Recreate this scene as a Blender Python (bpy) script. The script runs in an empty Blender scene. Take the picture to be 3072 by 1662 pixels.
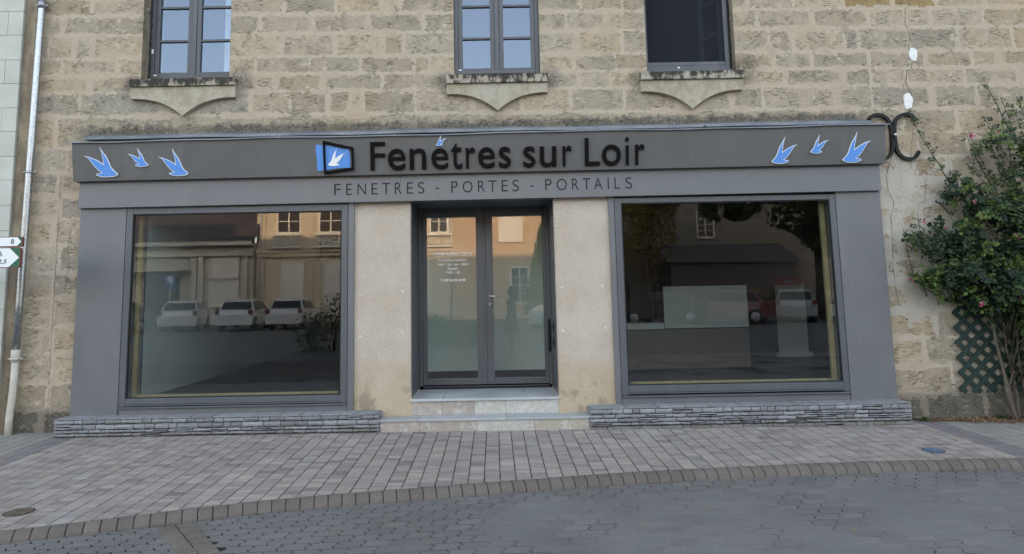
import bpy, bmesh, math, random
from mathutils import Vector, Matrix, noise
from mathutils.geometry import tessellate_polygon
R = math.radians
random.seed(7)
SC = bpy.context.scene
COL = SC.collection

# ------------------------------------------------------------------ camera
SW, F_PX = 3072.0, 2087.0
roll, pitch = R(-1.0815), R(7.088)
Fw = Vector((0, math.cos(pitch), math.sin(pitch))); rt = Vector((1, 0, 0)); up = rt.cross(Fw)
rt2 = rt*math.cos(roll) + up*math.sin(roll); up2 = -rt*math.sin(roll) + up*math.cos(roll)
cam_d = bpy.data.cameras.new('camera'); cam = bpy.data.objects.new('camera', cam_d); COL.objects.link(cam)
cam_d.sensor_width = 36; cam_d.lens = F_PX/SW*36
cam_d.shift_x = (SW/2-1478.1)/SW; cam_d.shift_y = -(831-623.4)/SW
cam_d.clip_start = 0.05; cam_d.clip_end = 600
m = Matrix((( rt2.x, up2.x, -Fw.x, 0), (rt2.y, up2.y, -Fw.y, -7.6), (rt2.z, up2.z, -Fw.z, 1.5), (0, 0, 0, 1)))
cam.matrix_world = m
SC.camera = cam

# ------------------------------------------------------------------ world, sun, exposure
SUN_EL, SUN_AZ = 9.5, 6.0
w = bpy.data.worlds.new('World'); SC.world = w; w.use_nodes = True
nt = w.node_tree; nt.nodes.clear()
sky = nt.nodes.new('ShaderNodeTexSky'); sky.sky_type = 'NISHITA'; sky.sun_disc = False
sky.sun_elevation = R(SUN_EL); sky.sun_rotation = R(SUN_AZ); sky.air_density = 1.0; sky.dust_density = 2.0; sky.ozone_density = 1.0
hs = nt.nodes.new('ShaderNodeHueSaturation'); hs.inputs['Saturation'].default_value = 0.42
bg = nt.nodes.new('ShaderNodeBackground'); bg.inputs['Strength'].default_value = 0.15
wo = nt.nodes.new('ShaderNodeOutputWorld')
nt.links.new(sky.outputs[0], hs.inputs['Color']); nt.links.new(hs.outputs[0], bg.inputs[0]); nt.links.new(bg.outputs[0], wo.inputs[0])
sd = bpy.data.lights.new('sun', 'SUN'); so = bpy.data.objects.new('sun', sd); COL.objects.link(so)
sd.energy = 2.1; sd.angle = R(0.5); sd.color = (1.0, 0.66, 0.38)
so.rotation_euler = (-(R(90-SUN_EL)), 0, -R(SUN_AZ))
SC.view_settings.view_transform = 'Standard'; SC.view_settings.look = 'None'
SC.view_settings.exposure = 2.7; SC.view_settings.gamma = 1.0
SC.cycles.use_denoising = True; SC.cycles.denoiser = 'OPENIMAGEDENOISE'; SC.cycles.denoising_input_passes = 'RGB_ALBEDO_NORMAL'; SC.cycles.denoising_prefilter = 'ACCURATE'; SC.cycles.max_bounces = 8; SC.cycles.transparent_max_bounces = 12; SC.cycles.sample_clamp_indirect = 6

# ------------------------------------------------------------------ node helpers
class NB:
    def __init__(s, mat):
        s.m = mat; mat.use_nodes = True; s.t = mat.node_tree; s.t.nodes.clear()
        s.out = s.t.nodes.new('ShaderNodeOutputMaterial'); s._c = None
    def n(s, ty, **k):
        nd = s.t.nodes.new(ty)
        for a, v in k.items():
            if a.startswith('i_'):
                nd.inputs[a[2:].replace('_', ' ')].default_value = v
            else: setattr(nd, a, v)
        return nd
    def l(s, a, b): s.t.links.new(a, b)
    def obj(s):
        if s._c is None: s._c = s.n('ShaderNodeTexCoord').outputs['Object']
        return s._c
    def mp(s, sc, rot=(0,0,0), src=None):
        q = s.n('ShaderNodeMapping'); q.inputs['Scale'].default_value = sc; q.inputs['Rotation'].default_value = rot
        s.l(src or s.obj(), q.inputs['Vector']); return q.outputs[0]
    def noise(s, scale, detail=3, rough=.55, src=None, dist=0.0):
        q = s.n('ShaderNodeTexNoise'); q.inputs['Scale'].default_value = scale; q.inputs['Detail'].default_value = detail
        q.inputs['Roughness'].default_value = rough; q.inputs['Distortion'].default_value = dist
        s.l(src or s.obj(), q.inputs['Vector']); return q.outputs['Fac']
    def ma(s, op, a, b=None, c=None, clamp=False):
        q = s.n('ShaderNodeMath', operation=op); q.use_clamp = clamp
        for i, v in enumerate((a, b, c)):
            if v is None: continue
            if isinstance(v, (int, float)): q.inputs[i].default_value = v
            else: s.l(v, q.inputs[i])
        return q.outputs[0]
    def ss(s, v, a, b):      # smoothstep a..b -> 0..1
        q = s.n('ShaderNodeMapRange', interpolation_type='SMOOTHSTEP'); s.l(v, q.inputs['Value'])
        q.inputs['From Min'].default_value = a; q.inputs['From Max'].default_value = b; return q.outputs[0]
    def lin(s, v, a, b, c, d):
        q = s.n('ShaderNodeMapRange'); s.l(v, q.inputs['Value'])
        for k, x in zip(('From Min','From Max','To Min','To Max'), (a,b,c,d)): q.inputs[k].default_value = x
        return q.outputs[0]
    def mix(s, f, a, b, mode='MIX'):
        q = s.n('ShaderNodeMix', data_type='RGBA', blend_type=mode)
        for i, v in ((0, f), (6, a), (7, b)):
            if isinstance(v, (int, float)): q.inputs[i].default_value = v
            elif isinstance(v, tuple): q.inputs[i].default_value = (*v[:3], 1)
            else: s.l(v, q.inputs[i])
        return q.outputs[2]
    def scale(s, c, f):      # colour * scalar
        q = s.n('ShaderNodeVectorMath', operation='SCALE')
        if isinstance(c, tuple): q.inputs[0].default_value = c[:3]
        else: s.l(c, q.inputs[0])
        if isinstance(f, (int, float)): q.inputs['Scale'].default_value = f
        else: s.l(f, q.inputs['Scale'])
        return q.outputs[0]
    def sep(s, v=None):
        q = s.n('ShaderNodeSeparateXYZ'); s.l(v or s.obj(), q.inputs[0]); return q.outputs
    def attr(s, name): return s.n('ShaderNodeAttribute', attribute_name=name)
    def bump(s, h, strength=.3, dist=.01, normal=None):
        q = s.n('ShaderNodeBump'); q.inputs['Strength'].default_value = strength; q.inputs['Distance'].default_value = dist
        s.l(h, q.inputs['Height'])
        if normal is not None: s.l(normal, q.inputs['Normal'])
        return q.outputs[0]
    def pr(s, color, rough=.6, metal=0., spec=.5, normal=None, **k):
        q = s.n('ShaderNodeBsdfPrincipled')
        for key, v in (('Base Color', color), ('Roughness', rough), ('Metallic', metal), ('Specular IOR Level', spec)):
            if isinstance(v, tuple): q.inputs[key].default_value = (*v[:3], 1)
            elif isinstance(v, (int, float)): q.inputs[key].default_value = v
            else: s.l(v, q.inputs[key])
        for key, v in k.items(): q.inputs[key.replace('_', ' ')].default_value = v
        if normal is not None: s.l(normal, q.inputs['Normal'])
        s.l(q.outputs[0], s.out.inputs[0]); return q

MC = {}
def mat(name):
    mm = bpy.data.materials.new(name); MC[name] = mm; return NB(mm)

def simple(name, col, rough=.6, var=.12, nscale=6, spec=.4, metal=0, bump=.0, bscale=60, **k):
    b = mat(name)
    n1 = b.noise(nscale, 4); f = b.lin(n1, .25, .75, 1-var, 1+var)
    c = b.scale(col, f)
    nm = b.bump(b.noise(bscale, 3), bump, .004) if bump else None
    b.pr(c, rough, metal, spec, nm, **k); return MC[name]

# ------------------------------------------------------------------ materials
# old rubble/ashlar limestone wall with broad flush pointing
def stone_mat():
    b = mat('stone_wall_material')
    e = b.attr('edge').outputs['Fac']; colA = b.attr('tint').outputs['Color']
    P = b.obj(); X, Y, Z = b.sep()
    n1 = b.noise(7, 5, .6); n2 = b.noise(26, 5, .65); n3 = b.noise(1.7, 4, .6)
    nz = b.ma('ADD', b.ma('MULTIPLY', b.ma('SUBTRACT', n1, .5), 2.7), b.ma('MULTIPLY', b.ma('SUBTRACT', n2, .5), 1.7))
    wide = b.ma('MULTIPLY', b.ma('SUBTRACT', n3, .475), 3.0)
    # the repaired strip to the right of the shopfront is smeared over with pale mortar
    zone = b.ma('MULTIPLY', b.ss(X, 4.05, 4.3), b.ma('SUBTRACT', 1, b.ss(Z, 2.75, 3.15)))
    zone = b.ma('MULTIPLY', zone, b.ma('SUBTRACT', 1, b.ss(X, 4.9, 5.5)))
    zone = b.ma('MULTIPLY', zone, b.ss(Z, .75, 1.3))
    sm = b.ma('ADD', b.ma('ADD', e, nz), b.ma('SUBTRACT', wide, b.ma('MULTIPLY', zone, .55)))
    stone = b.ss(sm, .38, .56)                                     # 1 = bare stone, 0 = mortar
    patch = b.ss(b.noise(7.5, 5, .62, b.mp((1, 1, 1.6))), .60, .64) # blobs of mortar on the stones
    patch = b.ma('MULTIPLY', patch, .85)
    stone = b.ma('MULTIPLY', stone, b.ma('SUBTRACT', 1, patch))
    # bedding striations
    st = b.noise(1, 6, .74, b.mp((12, 12, 120)), .2); st2 = b.noise(1, 4, .6, b.mp((22, 22, 210)), .3)
    pits = b.ma('MULTIPLY', b.ss(st, .52, .60), b.ss(b.noise(5.5, 4, .6), .42, .60))
    grit = b.ss(b.noise(1, 4, .7, b.mp((34, 34, 60))), .57, .66); pits = b.ma('MAXIMUM', pits, b.ma('MULTIPLY', grit, .4))
    fine = b.noise(220, 2, .6); speck = b.ss(b.noise(110, 2, .5), .62, .7)
    sc = b.scale(colA, b.lin(st2, .25, .75, .72, 1.26))
    sc = b.mix(b.ma('MULTIPLY', b.ss(st, .42, .60), .24), sc, b.scale(colA, .78))
    sc = b.mix(b.ma('MULTIPLY', pits, .58), sc, (.115, .086, .056))
    gc = b.lin(n1, .3, .7, .88, 1.1)
    mcol = b.mix(b.ss(n3, .35, .65), (.46, .38, .296), (.515, .445, .36))
    mcol = b.mix(zone, mcol, (.47, .445, .39))
    mcol = b.scale(mcol, b.lin(fine, .25, .75, .78, 1.16)); mcol = b.scale(mcol, b.lin(n2, .3, .7, .90, 1.08)); mcol = b.mix(b.ma('MULTIPLY', b.ss(st, .54, .62), .28), mcol, (.17, .14, .10))
    mcol = b.mix(b.ma('MULTIPLY', speck, .22), mcol, (.16, .14, .11))
    # lighter rim where the mortar feathers out
    rim = b.ma('MULTIPLY', b.ma('MULTIPLY', stone, b.ma('SUBTRACT', 1, stone)), 2.0, clamp=True)
    c = b.mix(stone, mcol, sc); c = b.mix(b.ma('MULTIPLY', rim, .6), c, (.50, .44, .35))
    c = b.scale(c, gc)
    # soiling: speckled moss line over the flashing, at the sill ends, at the damp foot
    band = b.ma('MULTIPLY', b.ss(Z, 3.26, 3.30), b.ma('SUBTRACT', 1, b.ss(b.ma('ADD', Z, b.ma('MULTIPLY', b.ma('SUBTRACT', n1, .5), .22)), 3.40, 3.47)))
    band = b.ma('MULTIPLY', band, b.ma('MULTIPLY', b.ss(X, -4.75, -4.4), b.ma('SUBTRACT', 1, b.ss(X, 4.0, 4.3))))
    band = b.ma('MULTIPLY', band, b.ss(b.noise(1.1, 2, .5), .30, .46))
    foot = b.ma('SUBTRACT', 1, b.ss(b.ma('ADD', Z, b.ma('MULTIPLY', b.ma('SUBTRACT', n1, .5), .12)), .34, .43))
    g = b.ma('MAXIMUM', b.ma('MULTIPLY', band, b.lin(n2, .35, .6, .55, .95)), b.ma('MULTIPLY', foot, .62))
    for (px, pz, r) in ((-4.03, 3.9, .17), (-2.83, 3.93, .2), (-.51, 3.87, .16), (.66, 3.9, .17), (1.66, 3.87, .15), (2.86, 3.95, .2)):
        d = b.n('ShaderNodeVectorMath', operation='DISTANCE'); d.inputs[1].default_value = (px, 0, pz); b.l(P, d.inputs[0])
        q = b.ma('SUBTRACT', 1, b.ss(b.ma('ADD', d.outputs['Value'], b.ma('MULTIPLY', b.ma('SUBTRACT', n1, .5), .12)), r*.4, r*1.1))
        g = b.ma('MAXIMUM', g, b.ma('MULTIPLY', q, b.lin(n2, .35, .6, .2, .65)))
    dirt = b.mix(b.ss(b.noise(70, 3, .6), .52, .66), (.062, .058, .052), (.26, .25, .22))
    c = b.mix(g, c, dirt)
    yl = b.ss(b.noise(.9, 3, .5, b.mp((1, 1, 1.3))), .56, .66)
    c = b.mix(b.ma('MULTIPLY', yl, .14), c, (.43, .31, .15))
    h = b.ma('ADD', b.ma('MULTIPLY', b.ma('SUBTRACT', 1, stone), .75), b.ma('MULTIPLY', b.ma('SUBTRACT', 1, pits), b.ma('MULTIPLY', stone, .55)))
    h = b.ma('ADD', h, b.ma('MULTIPLY', st, b.ma('MULTIPLY', stone, .5))); h = b.ma('ADD', h, b.ma('MULTIPLY', n2, .3))
    h = b.ma('ADD', h, b.ma('MULTIPLY', fine, .12))
    b.pr(c, .92, 0, .15, b.bump(h, .85, .012))
stone_mat()

def render_mat():   # coarse sandy render on the piers
    b = mat('sand_render'); X, Y, Z = b.sep()
    v = b.n('ShaderNodeTexVoronoi', feature='SMOOTH_F1'); v.inputs['Scale'].default_value = 95; b.l(b.obj(), v.inputs['Vector'])
    n = b.noise(60, 4, .65); big = b.noise(2.2, 4, .55)
    low = b.ma('SUBTRACT', 1, b.ss(b.ma('ADD', Z, b.ma('MULTIPLY', b.ma('SUBTRACT', big, .5), .7)), .35, .85))
    c = b.mix(b.ss(big, .35, .65), (.50, .43, .355), (.55, .49, .42))
    c = b.mix(b.ma('MULTIPLY', low, .6), c, (.45, .355, .225))
    c = b.scale(c, b.lin(n, .3, .7, .86, 1.08))
    foot = b.ma('MULTIPLY', b.ss(b.noise(4, 3, .6), .52, .66), b.ma('SUBTRACT', 1, b.ss(Z, .3, .75)))
    c = b.mix(b.ma('MULTIPLY', foot, .5), c, (.12, .115, .10))
    bits = b.ss(b.noise(150, 2, .5), .66, .72); c = b.mix(b.ma('MULTIPLY', bits, .5), c, (.14, .12, .095))
    b.pr(c, .95, 0, .1, b.bump(b.ma('ADD', v.outputs['Distance'], n), .8, .006))
render_mat()

def panel_mat(name, col, rough, wav=.02):
    b = mat(name); n = b.noise(3, 3); f = b.lin(n, .3, .7, .95, 1.05)
    spec_n = b.noise(900, 1); d = b.noise(1.4, 2)
    dust = b.ma('MAXIMUM', b.ss(b.noise(2.6, 5, .7, b.mp((1, 1, .35))), .5, .8), b.ma('MULTIPLY', b.ss(b.noise(1, 5, .7, b.mp((26, 26, 1.3))), .54, .72), .8))
    c = b.mix(b.ma('MULTIPLY', dust, .20), b.scale(col, f), (.26, .25, .24))
    b.pr(c, b.lin(n, .3, .7, rough-.04, rough+.06), 0, .5, b.bump(d, wav*4, .02))
panel_mat('grey_cladding', (.138, .144, .155), .36)
panel_mat('grey_fascia', (.105, .105, .106), .45)
panel_mat('grey_frame', (.088, .096, .110), .38)
panel_mat('door_frame_grey', (.082, .088, .099), .4)
panel_mat('upper_window_grey', (.068, .076, .09), .42)

def zinc():
    b = mat('zinc_flashing'); n = b.noise(6, 5, .7, b.mp((.4, 1, 1))); n2 = b.noise(55, 3, .7)
    c = b.mix(b.ss(n, .35, .65), (.13, .155, .19), (.23, .25, .28)); c = b.mix(b.ss(n2, .62, .70), c, (.5, .5, .5))
    b.pr(c, .45, .3, .5, b.bump(n2, .25, .004))
zinc()
def galv():
    b = mat('galvanised_steel'); n = b.noise(38, 4, .7); X, Y, Z = b.sep()
    c = b.mix(b.ss(n, .4, .6), (.30, .32, .35), (.44, .46, .49)); b.pr(c, b.lin(n, .3, .7, .26, .36), .9, .5, b.bump(n, .15, .002))
galv()
simple('cream_plastic', (.50, .485, .43), .5, .15, 9)
simple('black_paint', (.003, .003, .0035), .6, .1, 20, spec=.12)
simple('black_vinyl', (.018, .015, .022), .6, .1, 5, spec=.2)
simple('iron_black', (.005, .005, .0055), .45, .2, 30, spec=.25, bump=.5, bscale=45)
simple('steel_bright', (.62, .62, .64), .28, .05, 10, metal=.9)
simple('white_paint', (.84, .86, .88), .5, .03, 10)
simple('sky_blue_paint', (.105, .285, .72), .45, .03, 10)
simple('sealant_black', (.01, .01, .011), .7, .1, 10)
simple('filler_white', (.74, .75, .75), .85, .12, 22, bump=.6, bscale=30)
simple('crack_shadow', (.055, .045, .035), .95, .2, 10)
simple('timber_lining', (.30, .25, .13), .7, .2, 12)
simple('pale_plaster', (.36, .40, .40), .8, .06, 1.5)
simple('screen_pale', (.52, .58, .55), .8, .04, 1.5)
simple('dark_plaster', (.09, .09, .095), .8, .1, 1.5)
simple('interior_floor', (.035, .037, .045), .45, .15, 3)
simple('counter_pale', (.34, .38, .355), .5, .05, 3)
simple('counter_brown', (.085, .07, .06), .5, .12, 4)
simple('chair_black', (.012, .012, .016), .5, .1, 8)
simple('banner_white', (.55, .57, .56), .5, .04, 3)
simple('banner_red', (.33, .03, .04), .5, .04, 3)
simple('text_grey', (.16, .16, .18), .6, .03, 3)
simple('sign_white', (.78, .82, .86), .4, .03, 5)
simple('sign_green', (.012, .105, .062), .4, .06, 5)
simple('sign_rim', (.19, .06, .045), .45, .1, 8)
simple('sign_ink', (.012, .03, .05), .5, .03, 5)
simple('trellis_green', (.012, .034, .030), .55, .15, 12)
simple('mortar_dark', (.03, .029, .028), .95, .2, 30)
simple('sill_paint_white', (.8, .8, .8), .5, .03, 4)
simple('curtain_white', (.75, .80, .84), .8, .05, 6)
simple('rose_bark', (.115, .095, .075), .9, .35, 25, bump=.8, bscale=35)
simple('rose_cane', (.06, .062, .032), .7, .3, 18)
simple('petal_pink', (.40, .05, .13), .6, .3, 30)
simple('petal_pale', (.66, .36, .42), .6, .2, 30)
simple('dirt', (.085, .066, .052), .95, .35, 18, bump=.8, bscale=60)

def tread():
    b = mat('tread_stone'); n = b.noise(3, 4); t = b.attr('tint').outputs['Color']
    c = b.scale(t, b.lin(n, .3, .7, .86, 1.12)); sc = b.ss(b.noise(30, 3, .6), .6, .7)
    b.pr(b.mix(b.ma('MULTIPLY', sc, .2), c, (.5, .5, .5)), .4, 0, .4, b.bump(b.noise(70, 3), .1, .003))
tread()
def travertine():
    b = mat('travertine'); t = b.attr('tint').outputs['Color']
    n = b.noise(9, 6, .7); n2 = b.noise(34, 4, .7); holes = b.ss(b.noise(48, 3, .55), .66, .70)
    c = b.scale(t, b.lin(n2, .3, .7, .78, 1.16)); c = b.mix(b.ma('MULTIPLY', b.ss(n, .5, .65), .5), c, (.60, .59, .56))
    c = b.mix(b.ma('MULTIPLY', holes, .45), c, (.16, .14, .12))
    b.pr(c, .75, 0, .3, b.bump(n2, .3, .005))
travertine()
def slate():
    b = mat('ledge_stone'); t = b.attr('tint').outputs['Color']; e = b.attr('edge').outputs['Fac']
    st = b.noise(1, 5, .7, b.mp((14, 14, 90)), .4); n = b.noise(40, 4, .65)
    c = b.scale(t, b.lin(st, .3, .7, .70, 1.22)); c = b.mix(b.ma('MULTIPLY', b.ss(n, .58, .7), .35), c, (.10, .095, .09))
    X, Y, Z = b.sep(); lo = b.ma('SUBTRACT', 1, b.ss(b.ma('ADD', Z, b.ma('MULTIPLY', b.ma('SUBTRACT', b.noise(5, 3), .5), .12)), .13, .18))
    c = b.mix(b.ma('MULTIPLY', lo, .6), c, (.13, .115, .09))
    b.pr(c, .7, 0, .35, b.bump(b.ma('ADD', st, n), .7, .008))
slate()
def sill_m():
    b = mat('sill_stone'); X, Y, Z = b.sep(); n = b.noise(16, 5, .7, b.mp((1, 1, .5))); n2 = b.noise(70, 3, .6)
    c = b.mix(b.ss(n2, .4, .6), (.33, .30, .24), (.42, .39, .33))
    l = b.ss(b.ma('ADD', n, b.ma('MULTIPLY', b.ss(Z, 3.86, 3.93), .10)), .45, .60)
    c = b.mix(b.ma('MULTIPLY', l, .93), c, (.030, .029, .026))
    b.pr(c, .95, 0, .15, b.bump(b.ma('ADD', n, n2), .7, .008))
sill_m()
def apron_m():
    b = mat('apron_stone'); n = b.noise(7, 5, .65, b.mp((1, 1, .6)), .6); n2 = b.noise(60, 3, .6)
    c = b.mix(b.ss(n, .38, .62), (.345, .30, .225), (.43, .40, .325)); c = b.scale(c, b.lin(n2, .3, .7, .86, 1.1))
    b.pr(c, .95, 0, .15, b.bump(b.ma('ADD', n, n2), .4, .006))
apron_m()
def ashlar():
    b = mat('pale_ashlar'); t = b.attr('tint').outputs['Color']; n = b.noise(3, 4, .6); n2 = b.noise(60, 3, .6)
    c = b.scale(t, b.lin(n, .3, .7, .9, 1.08)); c = b.scale(c, b.lin(n2, .3, .7, .93, 1.05))
    st = b.ss(b.noise(2.2, 4, .6, b.mp((1, 1, .7))), .62, .75); c = b.mix(b.ma('MULTIPLY', st, .35), c, (.24, .25, .22))
    b.pr(c, .85, 0, .2, b.bump(n2, .25, .004))
ashlar()
def strip_m():
    b = mat('brown_render'); n = b.noise(5, 5, .65, b.mp((1, 1, .5))); n2 = b.noise(60, 3, .6)
    c = b.mix(b.ss(n, .4, .62), (.19, .155, .115), (.30, .255, .19)); c = b.mix(b.ss(b.noise(9, 3), .62, .7), c, (.20, .12, .08))
    b.pr(b.scale(c, b.lin(n2, .3, .7, .88, 1.1)), .95, 0, .1, b.bump(b.ma('ADD', n, n2), .5, .008))
strip_m()
def paver_m():
    b = mat('paver'); t = b.attr('tint').outputs['Color']; n = b.noise(230, 3, .7); n2 = b.noise(1.3, 4, .6); n3 = b.noise(14, 3, .6)
    c = b.scale(t, b.lin(n, .3, .7, .80, 1.18)); c = b.scale(c, b.lin(n2, .3, .7, .90, 1.08)); c = b.scale(c, b.lin(n3, .3, .7, .94, 1.05))
    wm = b.ss(b.noise(.9, 3, .6), .60, .70); c = b.mix(b.ma('MULTIPLY', wm, .18), c, (.42, .44, .47))
    b.pr(c, .82, 0, .25, b.bump(n, .35, .003))
paver_m()
def road_m():
    b = mat('road_block'); t = b.attr('tint').outputs['Color']; n = b.noise(260, 3, .75); n2 = b.noise(.8, 4, .6); n3 = b.noise(1, 5, .7, b.mp((3, 11, 1)), .3)
    c = b.scale(t, b.lin(n, .28, .72, .55, 1.45)); c = b.scale(c, b.lin(b.noise(75, 4, .8), .3, .7, .72, 1.28)); c = b.scale(c, b.lin(n2, .3, .7, .86, 1.12)); c = b.scale(c, b.lin(n3, .3, .7, .92, 1.08))
    sp = b.ss(b.noise(160, 2, .5), .70, .74); c = b.mix(b.ma('MULTIPLY', sp, .5), c, (.42, .42, .42))
    b.pr(c, .8, 0, .3, b.bump(n, .6, .004))
road_m()
def kerb_m():
    b = mat('kerb_block'); t = b.attr('tint').outputs['Color']; n = b.noise(170, 3, .7); n2 = b.noise(5, 4, .6)
    c = b.scale(t, b.lin(n, .3, .7, .72, 1.25)); c = b.scale(c, b.lin(n2, .3, .7, .9, 1.08))
    sp = b.ss(b.noise(120, 2, .5), .70, .73); c = b.mix(b.ma('MULTIPLY', sp, .6), c, (.5, .48, .45))
    b.pr(c, .85, 0, .25, b.bump(n, .5, .004))
kerb_m()
def leaf_m(name, a, c2, trans=.25):
    b = mat(name); t = b.attr('tint').outputs['Fac']
    c = b.mix(t, a, c2); n = b.noise(50, 2); c = b.scale(c, b.lin(n, .3, .7, .85, 1.15))
    q = b.pr(c, .5, 0, .3)
    tr = b.n('ShaderNodeBsdfTranslucent'); b.l(c, tr.inputs[0]); mx = b.n('ShaderNodeMixShader'); mx.inputs[0].default_value = trans
    b.l(q.outputs[0], mx.inputs[1]); b.l(tr.outputs[0], mx.inputs[2]); b.l(mx.outputs[0], b.out.inputs[0])
leaf_m('rose_leaf', (.012, .031, .018), (.13, .20, .04), .15)
leaf_m('tree_leaf', (.03, .042, .018), (.075, .085, .03))
leaf_m('hedge_leaf', (.14, .13, .03), (.26, .20, .045))
leaf_m('conifer_leaf', (.07, .12, .03), (.16, .20, .05))
leaf_m('gold_leaf', (.10, .085, .02), (.24, .17, .04))
leaf_m('dead_leaf', (.12, .05, .025), (.38, .27, .15), .1)
leaf_m('bush_leaf', (.03, .055, .022), (.06, .10, .03))
def glass_m(name, refl, tint, wav, dust, gc=(1, 1, 1)):
    b = mat(name)
    gl = b.n('ShaderNodeBsdfGlossy'); gl.inputs['Roughness'].default_value = 0.0; gl.inputs['Color'].default_value = (*gc, 1)
    tr = b.n('ShaderNodeBsdfTransparent'); tr.inputs['Color'].default_value = (*tint, 1)
    nm = b.bump(b.noise(.9, 1, .4, b.mp((1, 1, .8))), wav, .02); b.l(nm, gl.inputs['Normal'])
    fr = b.n('ShaderNodeLayerWeight'); fr.inputs['Blend'].default_value = .5
    f = b.ma('ADD', refl, b.ma('MULTIPLY', b.ma('POWER', fr.outputs['Facing'], 4.0), .85-refl))
    mx = b.n('ShaderNodeMixShader'); b.l(f, mx.inputs[0]); b.l(tr.outputs[0], mx.inputs[1]); b.l(gl.outputs[0], mx.inputs[2])
    df = b.n('ShaderNodeBsdfDiffuse'); df.inputs['Color'].default_value = (.55, .56, .58, 1)
    streak = b.ss(b.noise(1, 5, .75, b.mp((38, 38, 4)), .3), .52, .75); drops = b.ss(b.noise(120, 2), .74, .78)
    X, Y, Z = b.sep(); lowz = b.ma('SUBTRACT', 1, b.ss(Z, .8, 1.9))
    dd = b.ma('ADD', b.ma('MULTIPLY', streak, dust), b.ma('MULTIPLY', b.ma('MULTIPLY', streak, lowz), dust*1.5))
    dd = b.ma('ADD', dd, b.ma('MULTIPLY', drops, dust*5))
    m2 = b.n('ShaderNodeMixShader'); b.l(dd, m2.inputs[0]); b.l(mx.outputs[0], m2.inputs[1]); b.l(df.outputs[0], m2.inputs[2])
    b.l(m2.outputs[0], b.out.inputs[0])
glass_m('shop_glass', .115, (.82, .86, .85), .03, .012)
glass_m('door_glass', .15, (.86, .91, .885), .012, .002)
glass_m('upper_glass', .26, (.72, .78, .80), .003, .0, (.37, .45, .58))
simple('car_glass', (.010, .012, .014), .12, .05, 3)
def screen_m():
    b = mat('fly_screen'); d = b.n('ShaderNodeBsdfDiffuse'); d.inputs[0].default_value = (.035, .04, .05, 1)
    tr = b.n('ShaderNodeBsdfTransparent'); mx = b.n('ShaderNodeMixShader'); mx.inputs[0].default_value = .6
    b.l(tr.outputs[0], mx.inputs[1]); b.l(d.outputs[0], mx.inputs[2]); b.l(mx.outputs[0], b.out.inputs[0])
screen_m()
def cover(name, a, c2):
    b = mat(name); n = b.noise(28, 4, .7); b.pr(b.mix(b.ss(n, .4, .62), a, c2), .7, .1, .4, b.bump(n, .6, .005))
cover('cover_rust', (.075, .06, .05), (.15, .12, .10)); cover('cover_blue', (.05, .10, .17), (.11, .19, .27))
# things across the street, seen in the glass
simple('opp_stone', (.46, .40, .30), .9, .1, 1.5); simple('opp_pale', (.42, .39, .33), .9, .12, 1.2); simple('opp_ochre', (.40, .30, .20), .9, .1, 1.5)
simple('opp_grey', (.10, .09, .078), .9, .12, 1.3); simple('opp_dim', (.33, .30, .25), .9, .12, 1.3); simple('slate_roof', (.055, .05, .055), .7, .2, 4); simple('shutter_pale', (.55, .53, .48), .7, .05, 2)
simple('dark_void', (.012, .012, .014), .6, .1, 3); simple('ground_asphalt', (.075, .078, .085), .9, .15, 2, bump=.3, bscale=80)
simple('car_white', (.58, .59, .61), .25, .02, 3, Coat_Weight=.6); simple('car_grey', (.10, .11, .12), .3, .05, 3, Coat_Weight=.6)
simple('car_silver', (.32, .34, .36), .3, .05, 3, Coat_Weight=.6); simple('car_red', (.13, .025, .02), .3, .05, 3, Coat_Weight=.6); simple('car_dark', (.03, .03, .035), .3, .05, 3, Coat_Weight=.6)
simple('tyre', (.012, .012, .013), .8, .1, 5); simple('lamp_red', (.16, .02, .02), .3, .1, 5); simple('rim_grey', (.4, .4, .42), .35, .05, 5)
simple('skin', (.42, .27, .20), .6, .05, 5); simple('dress_dark', (.03, .03, .035), .8, .1, 12); simple('hair_brown', (.05, .03, .02), .6, .2, 30)
simple('bark_dark', (.05, .042, .033), .9, .3, 8, bump=.6, bscale=20)
simple('parking_blue', (.03, .07, .22), .4, .05, 3); simple('plate_grey', (.5, .5, .5), .5, .05, 3)

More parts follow.
